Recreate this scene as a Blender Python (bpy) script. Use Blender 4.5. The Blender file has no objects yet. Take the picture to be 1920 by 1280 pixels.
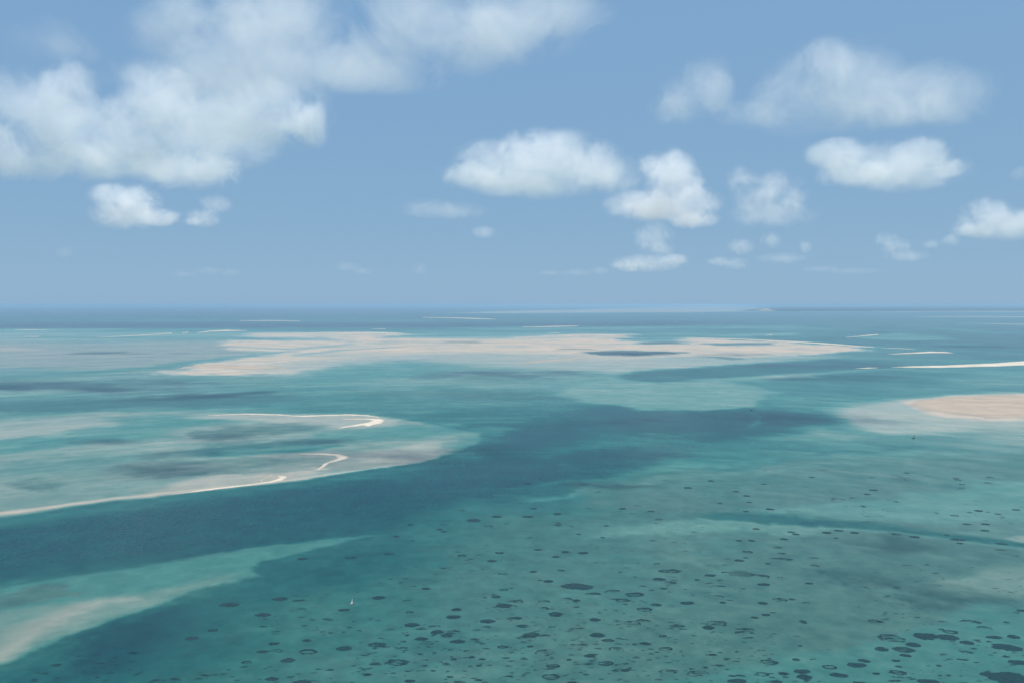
import bpy, bmesh, math, random
import numpy as np
from mathutils import Vector

random.seed(7)
rng = np.random.default_rng(11)
sc = bpy.context.scene
COL = sc.collection

# ------------------------------------------------------------------ camera
H = 500.0            # flying height in metres
RE = 1.0e12          # the sea is taken as flat out to the horizon
F = 1500.0           # focal length in photo pixels (1920 wide)
HOR = 570.0
PITCH = math.atan((640 - HOR) / F)
cam_data = bpy.data.cameras.new('camera')
cam_data.sensor_width = 36.0
cam_data.lens = 36.0 * F / 1920.0
cam_data.clip_start = 1.0
cam_data.clip_end = 400000.0
cam = bpy.data.objects.new('camera', cam_data)
cam.location = (0, 0, H)
cam.rotation_euler = (math.radians(90) - PITCH, 0, 0)
COL.objects.link(cam)
sc.camera = cam

# ------------------------------------------------------------------ sky and sun
SUN_EL, SUN_AZ = math.radians(79), math.radians(90)
world = bpy.data.worlds.new('World')
sc.world = world
world.use_nodes = True
wt = world.node_tree
bg = wt.nodes['Background']
sky = wt.nodes.new('ShaderNodeTexSky')
sky.sky_type = 'NISHITA'
sky.sun_disc = False
sky.sun_elevation = SUN_EL
sky.sun_rotation = SUN_AZ
sky.altitude = 0
sky.air_density = 0.5
sky.dust_density = 0.5
sky.ozone_density = 5.0
# the blue of the sky texture evened out towards a hazy tropical noon
sp = wt.nodes.new('ShaderNodeSeparateColor'); cb = wt.nodes.new('ShaderNodeCombineColor')
wt.links.new(sky.outputs[0], sp.inputs[0])
for i_, (p_, k_) in enumerate(((0.22, 2.20), (0.15, 3.60), (0.03, 5.88))):
    a_ = wt.nodes.new('ShaderNodeMath'); a_.operation = 'POWER'; a_.inputs[1].default_value = p_
    b_ = wt.nodes.new('ShaderNodeMath'); b_.operation = 'MULTIPLY'; b_.inputs[1].default_value = k_
    wt.links.new(sp.outputs[i_], a_.inputs[0]); wt.links.new(a_.outputs[0], b_.inputs[0]); wt.links.new(b_.outputs[0], cb.inputs[i_])
wt.links.new(cb.outputs[0], bg.inputs[0])
bg.inputs[1].default_value = 0.1

sun_data = bpy.data.lights.new('sun', 'SUN')
sun_data.energy = 4.8
sun_data.angle = math.radians(0.5)
sun_data.color = (1.0, 0.95, 0.88)
sun = bpy.data.objects.new('sun', sun_data)
sun.location = (0, 0, 3000)
sdir = Vector((math.cos(SUN_EL) * math.sin(SUN_AZ), math.cos(SUN_EL) * math.cos(SUN_AZ), math.sin(SUN_EL)))
sun.rotation_euler = sdir.to_track_quat('Z', 'Y').to_euler()
COL.objects.link(sun)

sc.view_settings.view_transform = 'Standard'
sc.view_settings.look = 'None'
sc.view_settings.exposure = 0.0
sc.view_settings.gamma = 1.0
sc.view_settings.use_curve_mapping = False
sc.render.engine = 'CYCLES'
cy = sc.cycles
cy.max_bounces = 12
cy.diffuse_bounces = 2
cy.glossy_bounces = 2
cy.volume_bounces = 10
cy.transparent_max_bounces = 96
cy.volume_step_rate = 1.0
cy.volume_max_steps = 256
cy.use_denoising = True

# ------------------------------------------------------------------ helpers
def tag(o, label=None, cat=None, group=None, kind=None):
    if label: o['label'] = label
    if cat: o['category'] = cat
    if group: o['group'] = group
    if kind: o['kind'] = kind
    return o

def smooth(a, b, x):
    t = np.clip((x - a) / (b - a), 0, 1)
    return t * t * (3 - 2 * t)

CP, SP = math.cos(PITCH), math.sin(PITCH)
def ray(u, v):
    cx, cyy = (u - 960.0) / F, (640.0 - v) / F
    return cx, CP + cyy * SP, -SP + cyy * CP

def ground(u, v):
    """photo pixel -> point on the curved sea"""
    dx, dy, dz = ray(u, v)
    A = (dx * dx + dy * dy) / (2 * RE)
    disc = np.maximum(dz * dz - 4 * A * H, 1e-12)
    t = 2 * H / (-dz + np.sqrt(disc))
    x, y = dx * t, dy * t
    return x, y, -(x * x + y * y) / (2 * RE)

def image(x, y, z):
    """world -> photo pixel"""
    zz = z - H
    depth = y * CP - zz * SP
    up = y * SP + zz * CP
    depth = np.maximum(depth, 1e-3)
    return 960 + F * x / depth, 640 - F * up / depth

def _hash(i, j, seed):
    n = (i * 374761393 + j * 668265263 + seed * 1442695041) & 0xFFFFFFFF
    n = ((n ^ (n >> 13)) * 1274126177) & 0xFFFFFFFF
    return ((n ^ (n >> 16)) & 0xFFFFFF) / float(0xFFFFFF)

def vnoise(x, y, seed=0):
    xi, yi = np.floor(x).astype(np.int64), np.floor(y).astype(np.int64)
    fx, fy = x - xi, y - yi
    fx = fx * fx * fx * (fx * (fx * 6 - 15) + 10)
    fy = fy * fy * fy * (fy * (fy * 6 - 15) + 10)
    a, b = _hash(xi, yi, seed), _hash(xi + 1, yi, seed)
    c, d = _hash(xi, yi + 1, seed), _hash(xi + 1, yi + 1, seed)
    return (a + (b - a) * fx) * (1 - fy) + (c + (d - c) * fx) * fy - 0.5

def fbm(x, y, octaves=4, seed=0):
    s, amp, tot = 0, 1.0, 0
    for o in range(octaves):
        s = s + amp * vnoise(x * 2 ** o + 17.3 * o, y * 2 ** o - 9.1 * o, seed + o)
        tot += amp
        amp *= 0.55
    return s / tot * 1.6

def sdf(u, v, pts, aspect):
    """signed distance (inside positive) to a closed outline, in image rows; columns count 1/aspect"""
    P = np.array(pts, float)
    X, Y = u / aspect, v
    px, py = P[:, 0] / aspect, P[:, 1]
    best = np.full(X.shape, 1e9)
    inside = np.zeros(X.shape, bool)
    n = len(P)
    for i in range(n):
        x0, y0, x1, y1 = px[i], py[i], px[(i + 1) % n], py[(i + 1) % n]
        ex, ey = x1 - x0, y1 - y0
        L = ex * ex + ey * ey + 1e-9
        t = np.clip(((X - x0) * ex + (Y - y0) * ey) / L, 0, 1)
        d = (X - x0 - t * ex) ** 2 + (Y - y0 - t * ey) ** 2
        best = np.minimum(best, d)
        if y0 != y1:
            cross = ((y0 > Y) != (y1 > Y)) & (X < (x1 - x0) * (Y - y0) / (y1 - y0) + x0)
            inside ^= cross
    best = np.sqrt(best)
    return np.where(inside, best, -best)

def line_d(u, v, pts, aspect):
    """half width minus distance to an open line of (x, y, half width)"""
    P = np.array(pts, float)
    X, Y = u / aspect, v
    best = np.full(X.shape, -1e9)
    for i in range(len(P) - 1):
        x0, y0, w0 = P[i]; x1, y1, w1 = P[i + 1]
        x0 /= aspect; x1 /= aspect
        ex, ey = x1 - x0, y1 - y0
        L = ex * ex + ey * ey + 1e-9
        t = np.clip(((X - x0) * ex + (Y - y0) * ey) / L, 0, 1)
        d = np.sqrt((X - x0 - t * ex) ** 2 + (Y - y0 - t * ey) ** 2)
        best = np.maximum(best, w0 + (w1 - w0) * t - d)
    return best

def mesh_grid(name, X, Y, Z, keep=None):
    R, C = X.shape
    idx = np.arange(R * C).reshape(R, C)
    q = np.stack([idx[:-1, :-1], idx[:-1, 1:], idx[1:, 1:], idx[1:, :-1]], -1).reshape(-1, 4)
    co = np.stack([X, Y, Z], -1).reshape(-1, 3)
    used = None
    if keep is not None:
        k = (keep[:-1, :-1] & keep[:-1, 1:] & keep[1:, 1:] & keep[1:, :-1]).reshape(-1)
        q = q[k]
        used = np.unique(q)
        remap = np.full(R * C, -1); remap[used] = np.arange(len(used))
        q = remap[q]; co = co[used]
    me = bpy.data.meshes.new(name)
    me.vertices.add(len(co)); me.vertices.foreach_set('co', co.astype(np.float32).ravel())
    me.loops.add(q.size); me.loops.foreach_set('vertex_index', q.astype(np.int32).ravel())
    me.polygons.add(len(q)); me.polygons.foreach_set('loop_start', np.arange(0, q.size, 4, dtype=np.int32))
    me.update(calc_edges=True)
    me.polygons.foreach_set('use_smooth', np.ones(len(q), bool))
    return me, used

def set_attr(me, name, arr):
    a = me.attributes.new(name, 'FLOAT', 'POINT')
    a.data.foreach_set('value', arr.astype(np.float32).ravel())

def new_mat(name):
    m = bpy.data.materials.new(name); m.use_nodes = True
    m.node_tree.nodes.clear()
    return m, m.node_tree.nodes, m.node_tree.links

class NB:
    """tiny node-graph builder"""
    def __init__(s, nt): s.n, s.l = nt.nodes, nt.links
    def put(s, inp, val):
        if hasattr(val, 'is_linked') or isinstance(val, bpy.types.NodeSocket): s.l.new(val, inp)
        elif val is not None: inp.default_value = val
    def math(s, op, a, b=None, c=None, clamp=False):
        n = s.n.new('ShaderNodeMath'); n.operation = op; n.use_clamp = clamp
        s.put(n.inputs[0], a)
        if b is not None: s.put(n.inputs[1], b)
        if c is not None: s.put(n.inputs[2], c)
        return n.outputs[0]
    def vmath(s, op, a, b=None):
        n = s.n.new('ShaderNodeVectorMath'); n.operation = op
        s.put(n.inputs[0], a)
        if b is not None: s.put(n.inputs[1], b)
        return n.outputs['Value'] if op in ('DOT_PRODUCT', 'LENGTH') else n.outputs[0]
    def noise(s, vec, scale, detail=3, rough=0.5):
        n = s.n.new('ShaderNodeTexNoise')
        s.put(n.inputs['Vector'], vec)
        n.inputs['Scale'].default_value = scale; n.inputs['Detail'].default_value = detail
        n.inputs['Roughness'].default_value = rough
        return n.outputs[0]
    def attr(s, name, typ='GEOMETRY'):
        n = s.n.new('ShaderNodeAttribute'); n.attribute_name = name; n.attribute_type = typ
        return n.outputs['Fac']
    def mix(s, f, a, b):
        n = s.n.new('ShaderNodeMix'); n.data_type = 'RGBA'
        s.put(n.inputs[0], f); s.put(n.inputs[6], a); s.put(n.inputs[7], b)
        return n.outputs[2]
    def ramp(s, x, a, b):
        n = s.n.new('ShaderNodeMapRange'); n.interpolation_type = 'SMOOTHSTEP'
        s.put(n.inputs[0], x); n.inputs[1].default_value = a; n.inputs[2].default_value = b
        return n.outputs[0]

def water_fac(b, floor=0.02, gain=0.42, power=5.8):
    """mirror share of a wind-roughened sea against the viewing angle"""
    g = b.n.new('ShaderNodeNewGeometry')
    c = b.math('ABSOLUTE', b.vmath('DOT_PRODUCT', g.outputs['Incoming'], g.outputs['Normal']))
    p = b.math('POWER', b.math('SUBTRACT', 1.0, c, clamp=True), power)
    return b.math('MULTIPLY_ADD', p, gain, floor)

# ------------------------------------------------------------------ materials
def make_water():
    m, n, l = new_mat('sea_water')
    b = NB(m.node_tree)
    pos = n.new('ShaderNodeNewGeometry').outputs['Position']
    depth, weed_shade = b.attr('depth'), b.attr('weed_shade')
    big = b.noise(pos, 0.004, 5, 0.6)
    fine = b.noise(pos, 0.03, 6, 0.75)
    depth = b.math('MULTIPLY', depth, b.math('MULTIPLY_ADD', big, 0.36, 0.82))
    depth = b.math('MULTIPLY', depth, b.math('MULTIPLY_ADD', fine, 0.60, 0.70))
    depth = b.math('MAXIMUM', depth, 0.0)
    mott = b.math('MULTIPLY', b.math('SUBTRACT', b.noise(pos, 0.012, 6, 0.7), 0.5), 0.24)
    weed_shade = b.math('ADD', weed_shade, mott, clamp=True)
    bottom = b.mix(weed_shade, (0.46, 0.38, 0.32, 1), (0.036, 0.048, 0.042, 1))
    sep = n.new('ShaderNodeSeparateColor'); l.new(bottom, sep.inputs[0])
    comb = n.new('ShaderNodeCombineColor')
    for i, (k, rd) in enumerate(((0.48, 0.005), (0.132, 0.031), (0.143, 0.051))):
        e = b.math('EXPONENT', b.math('MULTIPLY', depth, -k))
        diff = b.math('SUBTRACT', sep.outputs[i], rd)
        l.new(b.math('MULTIPLY_ADD', diff, e, rd), comb.inputs[i])
    d = n.new('ShaderNodeBsdfDiffuse'); l.new(comb.outputs[0], d.inputs[0])
    g = n.new('ShaderNodeBsdfGlossy'); g.inputs['Roughness'].default_value = 0.22
    g.inputs['Color'].default_value = (1, 1, 1, 1)
    bump = n.new('ShaderNodeBump'); bump.inputs['Strength'].default_value = 0.25; bump.inputs['Distance'].default_value = 1.0
    l.new(b.noise(pos, 0.12, 3, 0.6), bump.inputs['Height']); l.new(bump.outputs[0], g.inputs['Normal'])
    mx = n.new('ShaderNodeMixShader')
    rip = b.math('MULTIPLY_ADD', b.noise(pos, 0.11, 5, 0.75), 2.2, -0.1)
    gust = b.math('MULTIPLY_ADD', b.noise(pos, 0.0016, 4, 0.6), 0.8, 0.6)
    fac = b.math('MULTIPLY', b.math('MULTIPLY', water_fac(b), b.ramp(depth, 0.0, 0.9)), b.math('MULTIPLY', rip, gust), clamp=True)
    l.new(fac, mx.inputs[0]); l.new(d.outputs[0], mx.inputs[1]); l.new(g.outputs[0], mx.inputs[2])
    o = n.new('ShaderNodeOutputMaterial'); l.new(mx.outputs[0], o.inputs[0])
    return m

def make_sand(name, dry, damp):
    m, n, l = new_mat(name)
    b = NB(m.node_tree)
    pos = n.new('ShaderNodeNewGeometry').outputs['Position']
    rise = b.attr('rise')
    f = b.math('ADD', rise, b.math('MULTIPLY', b.math('SUBTRACT', b.noise(pos, 0.02, 6, 0.65), 0.5), 0.5), clamp=True)
    c = b.mix(b.ramp(f, 0.05, 0.6), damp, dry)
    mp = n.new('ShaderNodeMapping'); mp.inputs['Rotation'].default_value = (0, 0, 0.25); mp.inputs['Scale'].default_value = (1, 1.6, 1); l.new(pos, mp.inputs[0])
    c = b.mix(b.math('MULTIPLY', b.ramp(b.noise(mp.outputs[0], 0.006, 6, 0.65), .42, .68), 0.55), c, tuple(q * .72 for q in damp[:3]) + (1,))
    c = b.mix(b.math('MULTIPLY', b.noise(pos, 0.3, 4, 0.7), 0.18), c, (0.25, 0.21, 0.16, 1))
    p = n.new('ShaderNodeBsdfPrincipled'); l.new(c, p.inputs['Base Color'])
    p.inputs['Roughness'].default_value = 0.95
    o = n.new('ShaderNodeOutputMaterial'); l.new(p.outputs[0], o.inputs[0])
    return m

def make_seagrass():
    m, n, l = new_mat('seagrass')
    b = NB(m.node_tree)
    pos = n.new('ShaderNodeNewGeometry').outputs['Position']
    cover = b.attr('cover')
    info = n.new('ShaderNodeObjectInfo')
    sepc = n.new('ShaderNodeSeparateColor'); l.new(info.outputs['Color'], sepc.inputs[0])
    mp = n.new('ShaderNodeMapping'); mp.inputs['Rotation'].default_value = (0, 0, 0.5); mp.inputs['Scale'].default_value = (0.45, 1.5, 1)
    l.new(pos, mp.inputs[0])
    nz = b.noise(mp.outputs[0], 0.11, 5, 0.7)
    a = b.math('ADD', cover, b.math('MULTIPLY', b.math('SUBTRACT', nz, 0.5), 1.9))
    a = b.math('MULTIPLY', b.ramp(a, 0.22, 0.80), sepc.outputs[0])
    c = b.mix(b.noise(pos, 0.4, 4, 0.6), (0.007, 0.026, 0.038, 1), (0.020, 0.058, 0.062, 1))
    d = n.new('ShaderNodeBsdfDiffuse'); l.new(c, d.inputs[0])
    g = n.new('ShaderNodeBsdfGlossy'); g.inputs['Roughness'].default_value = 0.22
    mx = n.new('ShaderNodeMixShader'); l.new(water_fac(b), mx.inputs[0]); l.new(d.outputs[0], mx.inputs[1]); l.new(g.outputs[0], mx.inputs[2])
    t = n.new('ShaderNodeBsdfTransparent')
    m2 = n.new('ShaderNodeMixShader'); l.new(a, m2.inputs[0]); l.new(t.outputs[0], m2.inputs[1]); l.new(mx.outputs[0], m2.inputs[2])
    o = n.new('ShaderNodeOutputMaterial'); l.new(m2.outputs[0], o.inputs[0])
    return m

def plain(name, col, rough=0.7, col2=None, scale=3.0):
    m, n, l = new_mat(name)
    b = NB(m.node_tree)
    p = n.new('ShaderNodeBsdfPrincipled'); p.inputs['Roughness'].default_value = rough
    tc = n.new('ShaderNodeTexCoord').outputs['Object']
    l.new(b.mix(b.noise(tc, scale, 4, 0.6), col + (1,), (col2 or tuple(c * 0.6 for c in col)) + (1,)), p.inputs['Base Color'])
    o = n.new('ShaderNodeOutputMaterial'); l.new(p.outputs[0], o.inputs[0])
    return m

def make_cloud():
    m, n, l = new_mat('cloud_vapour')
    b = NB(m.node_tree)
    tc = n.new('ShaderNodeTexCoord').outputs['Object']
    pos = n.new('ShaderNodeNewGeometry').outputs['Position']
    r = b.vmath('LENGTH', tc)
    edge = b.math('SUBTRACT', 1.0, r)
    info = n.new('ShaderNodeObjectInfo')
    sc_ = n.new('ShaderNodeSeparateColor'); l.new(info.outputs['Color'], sc_.inputs[0])
    nn = n.new('ShaderNodeTexNoise'); l.new(pos, nn.inputs['Vector']); nn.inputs['Scale'].default_value = 0.0045
    nn.inputs['Detail'].default_value = 7; nn.inputs['Roughness'].default_value = 0.74; nn.inputs['Distortion'].default_value = 0.5
    nz = b.math('SUBTRACT', nn.outputs[0], 0.5)
    s = b.math('MULTIPLY_ADD', nz, 4.2, b.math('MULTIPLY', edge, 1.15))
    rmp = n.new('ShaderNodeMapRange'); rmp.interpolation_type = 'SMOOTHSTEP'; l.new(s, rmp.inputs[0])
    rmp.inputs[1].default_value = 0.04; l.new(sc_.outputs[1], rmp.inputs[2])
    dens = b.math('MULTIPLY', rmp.outputs[0], 1.0)
    dens = b.math('MULTIPLY', dens, b.ramp(edge, 0.0, 0.3))
    sep = n.new('ShaderNodeSeparateXYZ'); l.new(pos, sep.inputs[0])
    dens = b.math('MULTIPLY', dens, sc_.outputs[0])
    pv = n.new('ShaderNodeVolumePrincipled')
    pv.inputs['Color'].default_value = (1.0, 1.0, 1.0, 1)
    pv.inputs['Anisotropy'].default_value = 0.0
    l.new(dens, pv.inputs['Density'])
    t = n.new('ShaderNodeBsdfTransparent'); d = n.new('ShaderNodeBsdfDiffuse')
    d.inputs[0].default_value = (0.8, 0.8, 0.8, 1)
    mx = n.new('ShaderNodeMixShader'); mx.inputs[0].default_value = 0.0
    l.new(t.outputs[0], mx.inputs[1]); l.new(d.outputs[0], mx.inputs[2])
    o = n.new('ShaderNodeOutputMaterial')
    l.new(mx.outputs[0], o.inputs['Surface']); l.new(pv.outputs[0], o.inputs['Volume'])
    return m

M_WATER = make_water()
M_SAND = make_sand('dry_sand', (0.60, 0.53, 0.43, 1), (0.40, 0.35, 0.28, 1))
M_DAMP = make_sand('damp_sand', (0.38, 0.305, 0.235, 1), (0.31, 0.27, 0.22, 1))
M_GRASS = make_seagrass()
M_CLOUD = make_cloud()

# ------------------------------------------------------------------ sea
# depth (m) and weed cover (0..1) on a coarse chart; columns x = 0, 320 .. 1920 of the photographed lagoon
CX = np.array([0, 320, 640, 960, 1280, 1600, 1920], float)
CHART = [
 (570, [(14,.6),(14,.6),(14,.6),(12,.6),(9,.5),(9,.5),(9,.5)]),
 (588, [(12,.6),(11,.6),(10,.6),(8,.5),(7,.5),(6,.5),(6,.5)]),
 (602, [(7,.5),(6.5,.5),(6,.5),(7,.5),(7,.5),(6,.5),(5,.5)]),
 (611, [(12,.7),(12,.7),(12,.7),(9,.6),(7,.5),(6,.5),(5.5,.5)]),
 (617, [(3.2,.3),(4,.3),(5,.4),(4.5,.4),(5,.4),(6,.5),(6.5,.5)]),
 (628, [(2.0,.3),(2.2,.3),(2.5,.3),(3.0,.3),(4,.4),(6,.5),(7,.5)]),
 (645, [(2.0,.35),(1.8,.4),(1.5,.35),(1.5,.3),(2,.3),(6,.5),(7,.5)]),
 (665, [(1.7,.4),(1.8,.4),(1.2,.3),(1.0,.3),(1.0,.3),(4,.5),(7,.5)]),
 (685, [(2.2,.35),(2.0,.35),(2.5,.3),(1.6,.3),(1.7,.25),(5,.4),(5,.3)]),
 (715, [(2.2,.35),(2.2,.35),(2.4,.3),(2.0,.3),(4.5,.3),(4.5,.3),(2.5,.3)]),
 (740, [(2.2,.3),(2.4,.3),(3.2,.35),(3.2,.4),(4,.3),(4.5,.3),(2,.3)]),
 (765, [(2.2,.3),(2.5,.3),(3.8,.4),(5,.5),(5.5,.4),(3.5,.3),(1.2,.3)]),
 (800, [(1.6,.35),(1.8,.3),(2.5,.3),(7,.55),(6.5,.5),(3.5,.35),(1.4,.35)]),
 (840, [(2.4,.35),(1.8,.35),(2.0,.3),(8.5,.6),(6.0,.45),(3.0,.4),(2.2,.4)]),
 (870, [(1.8,.35),(1.5,.35),(3,.4),(8.5,.6),(4.5,.35),(2.6,.5),(2.4,.5)]),
 (905, [(1.3,.3),(2,.3),(9,.65),(7.5,.55),(3.0,.5),(2.5,.5),(2.6,.45)]),
 (950, [(9,.65),(9,.65),(9,.65),(4.2,.5),(3.0,.52),(2.6,.45),(2.6,.4)]),
 (1000,[(10,.7),(10,.7),(5.5,.55),(3.6,.52),(3.0,.48),(2.5,.5),(2.8,.4)]),
 (1060,[(7,.6),(7,.5),(4.8,.55),(3.4,.52),(2.8,.48),(2.2,.56),(2.2,.56)]),
 (1120,[(4,.5),(6,.55),(4.2,.52),(3.1,.50),(2.7,.50),(2.3,.56),(2.0,.5)]),
 (1200,[(4,.5),(6.5,.6),(3.7,.50),(3.0,.49),(2.5,.53),(2.4,.55),(3.4,.42)]),
 (1290,[(6,.55),(4.8,.55),(3.5,.49),(2.9,.48),(2.4,.53),(3.6,.42),(3.6,.45)]),
]
# outlines: (points, softness in rows, aspect, depth raggedness, opacity); some dark bottoms are painted cloud shadows
P = []
def area(pts, soft, depth, weed_shade, asp=4.0, rag=1.0, op=1.0): P.append(('a', pts, soft, asp, depth, weed_shade, rag, op))
def line(pts, soft, depth, weed_shade, asp=4.0, rag=1.0, op=1.0): P.append(('l', pts, soft, asp, depth, weed_shade, rag, op))

# far strips
area([(-400,605),(640,606),(1000,606),(1280,602),(1400,606),(1200,611),(900,612),(640,613),(-400,616)],2.5,13,.7,8,.6)
area([(815,587),(950,583),(1100,580),(1240,576),(1330,574),(1420,575),(1440,584),(1300,586),(1100,587),(950,588)],1.2,.5,.35,10,.5)
line([(330,601,.6),(640,603,.7),(900,598,.8)],2.0,2.5,.3,10,.5,.6)
area([(850,615),(1000,611),(1120,612),(1280,611),(1480,610),(1560,617),(1300,616),(1180,619),(900,618)],3,2.6,.3,10,1,.8)
area([(1420,625),(1500,622),(1490,629),(1380,632),(1300,629)],2.5,2.0,.3,8,.6,.8)
area([(1600,630),(1690,624),(1770,630),(1800,636),(1700,640),(1620,636)],2.5,2.6,.3,8,.6,.8)
line([(1700,611,.5),(1860,623,2),(1960,622,1)],2.5,2.8,.3,10,.6,.7)
line([(1720,594,.8),(2300,595,1.2)],1.6,.8,.3,10,.3,.8)
line([(1800,606,.5),(2300,609,1.2)],1.6,.8,.3,10,.3,.8)
# pale flats, upper left
area([(-400,640),(40,640),(200,646),(420,640),(500,655),(380,680),(250,697),(60,690),(-400,684)],8,.9,.45,8,2,.8)
area([(-60,652),(30,651),(100,657),(20,659),(-60,657)],2,.3,.3,10,1,.7)
line([(-50,712,1),(150,700,1.5),(300,688,2.0),(420,672,1.5),(560,658,1.2),(700,648,.7)],2.5,3.6,.3,9,1,.9)
line([(60,632,1),(300,634,2),(460,634,2),(600,640,1.5),(650,645,.5)],2,3.4,.4,10,.6,.9)
# great tidal flat in the middle
area([(290,700),(345,690),(375,682),(450,672),(560,660),(430,655),(400,645),(430,637),(640,638),(560,633),(450,630),(470,624),(560,623),(690,622),(770,626),(730,633),(840,634),(950,632),(1010,628),(1080,627),(1165,627),(1180,632),(1165,639),(1210,645),(1275,640),(1290,633),(1380,635),(1480,640),(1580,646),(1640,651),(1560,662),(1440,668),(1370,674),(1300,668),(1180,672),(1080,677),(965,681),(1010,674),(1070,668),(960,664),(850,664),(740,666),(660,676),(590,690),(540,698),(440,702),(360,701)],2.4,.26,.14,7,2.2)
area([(480,690),(640,662),(900,660),(1100,664),(1300,670),(1480,664),(1560,668),(1430,684),(1250,692),(1150,700),(1000,690),(800,676),(640,690),(540,702)],8,.75,.24,7,1.5,.75)
line([(430,650,.8),(560,655,1.0),(660,645,.6)],1.5,1.6,.3,10,.5,.8)
line([(560,666,.8),(640,656,1.0),(760,650,.4)],1.5,1.6,.3,10,.5,.8)
line([(720,640,.6),(860,643,.8),(1000,642,.4)],1.5,.9,.5,10,.5,.5)
line([(850,641,.8),(890,641,.8)],1.4,.7,.8,10,.5,.7)
line([(1050,654,.5),(1080,654,.7),(1110,655,.4)],1.2,.8,.9,10,.3,.7)
# turquoise lanes south of the flat
area([(540,715),(640,690),(760,680),(860,690),(820,702),(640,712),(560,728)],9,3.6,.25,6,1.5,.8)
area([(560,740),(800,725),(1080,728),(1100,745),(900,765),(700,770),(540,760)],8,3.8,.42,6,2,.7)
area([(700,712),(1000,700),(1160,704),(1040,728),(800,728),(640,735)],6,1.9,.3,6,1,.6)
# pale lagoon and the second channel
area([(1040,738),(1065,724),(1150,706),(1300,696),(1500,700),(1560,720),(1440,740),(1420,758),(1310,770),(1200,768),(1120,757),(1090,752),(1070,744)],5,1.9,.22,5,1.2,.9)
area([(1165,708),(1185,698),(1290,690),(1400,684),(1560,675),(1680,680),(1700,690),(1600,695),(1450,702),(1340,712),(1230,720),(1180,716)],4,6.5,.5,5,.6)
area([(1290,690),(1400,684),(1560,675),(1640,682),(1720,690),(1560,690),(1440,689)],3,8.5,.7,6,.8,.8)
line([(1290,712,1),(1400,708,3),(1500,701,2.5),(1640,692,1.5),(1700,690,1)],3,1.5,.22,7,.6,.9)
area([(1365,712),(1450,711),(1620,704),(1800,700),(1760,720),(1600,745),(1480,740),(1420,725)],6,4.6,.4,5,1,.8)
# sand area right
area([(1570,762),(1650,752),(1740,742),(1830,738),(2400,732),(2400,792),(1850,800),(1780,812),(1660,815),(1600,800),(1560,782)],8,.9,.22,5,1,.95)
area([(1700,752),(1780,741),(1860,738),(2400,735),(2400,780),(1850,790),(1760,782),(1720,768)],3,.16,.12,5,1)
area([(1420,806),(1540,798),(1640,815),(1600,828),(1460,824)],6,1.6,.3,6,1.5,.7)
area([(1500,745),(1640,740),(1720,730),(1900,722),(2400,722),(2400,730),(1850,734),(1700,742),(1580,752),(1450,762)],4,3.8,.35,6,.8,.8)
# broad inlet and channel
area([(905,830),(950,806),(1080,770),(1170,757),(1300,772),(1440,766),(1520,770),(1560,790),(1480,812),(1330,830),(1300,850),(1240,870),(1100,893),(980,920),(860,945),(760,972),(690,1000),(560,1012),(400,1030),(200,1058),(-60,1098),(-400,1150),(-400,1000),(0,972),(300,925),(640,888),(860,848)],10,9,.65,4,2,.85)
area([(1020,862),(1090,843),(1120,836),(1260,842),(1340,856),(1400,848),(1500,826),(1330,826),(1300,812),(1150,805),(1080,815)],10,4.6,.35,6,2,.7)
line([(1000,937,1),(1130,915,2),(1250,897,2.5),(1400,885,2),(1560,872,1.5),(1700,860,1)],4,2.4,.14,7,1.6,.9)
line([(960,915,1),(1140,898,2),(1300,876,2),(1460,860,2),(1600,850,1.5),(1920,845,1.5)],5,2.8,.2,7,1.6,.6)
line([(1200,895,2),(1400,870,2),(1600,845,2),(1700,838,1)],5,5,.6,7,1.6,.6)
line([(-200,1000,12),(0,978,12),(220,946,11),(430,922,10),(640,897,9),(790,873,7),(870,850,5)],13,4.6,.42,3,.5,.85)
area([(1046,742),(1060,728),(1150,708),(1240,716),(1330,712),(1430,728),(1440,748),(1400,764),(1300,771),(1200,769),(1128,757),(1100,752),(1085,750)],2.6,2.0,.24,5,.8,.9)
# sand flats left of the channel with their sharp lower edge
area([(-400,1030),(-400,800),(0,785),(200,770),(420,774),(560,776),(700,778),(760,785),(830,800),(900,812),(905,826),(862,846),(790,866),(700,880),(640,890),(560,902),(430,915),(330,927),(220,938),(110,953),(0,970)],2.6,1.5,.34,3,.5)
area([(-400,800),(0,796),(180,782),(280,795),(230,808),(330,814),(180,824),(0,835),(-400,850)],8,.9,.3,6,2,.6)
area([(-100,832),(60,820),(160,806),(260,796),(240,790),(320,778),(420,790),(300,806),(330,820),(190,830),(60,845),(-100,855)],6,3.4,.3,6,1.5,.8)
area([(370,853),(460,845),(600,836),(700,826),(880,812),(860,800),(760,795),(720,805),(640,812),(540,825),(420,835),(320,850)],5,3.3,.3,6,1.2,.8)
area([(370,853),(400,847),(480,846),(560,840),(640,835),(560,848),(450,853)],3,5.5,.5,6,.6,.8)
area([(0,860),(300,848),(360,860),(200,880),(0,890)],9,2.2,.4,6,1.5,.7)
area([(640,884),(660,850),(760,832),(850,825),(880,832),(840,850),(770,868),(700,879)],5,.55,.28,4,1,.8)
area([(250,935),(330,905),(430,880),(540,868),(650,866),(660,880),(560,898),(430,912),(330,923)],5,.45,.26,4,1,.85)
line([(-200,985,3.2),(0,962,3.0),(110,947,2.6),(220,933,2.2),(330,922,1.8),(430,911,1.4),(490,906,1.2),(640,887,1.0),(760,869,.6)],2.2,.12,.1,3,.3,.95)
area([(330,782),(440,776),(560,777),(700,778),(745,785),(735,792),(690,802),(620,804),(560,800),(460,786)],3,.6,.25,5,.8,.8)
area([(430,850),(540,846),(640,848),(665,857),(640,868),(590,884),(540,893),(480,900),(460,880),(560,862)],4,.3,.3,5,.8,.6)
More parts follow.
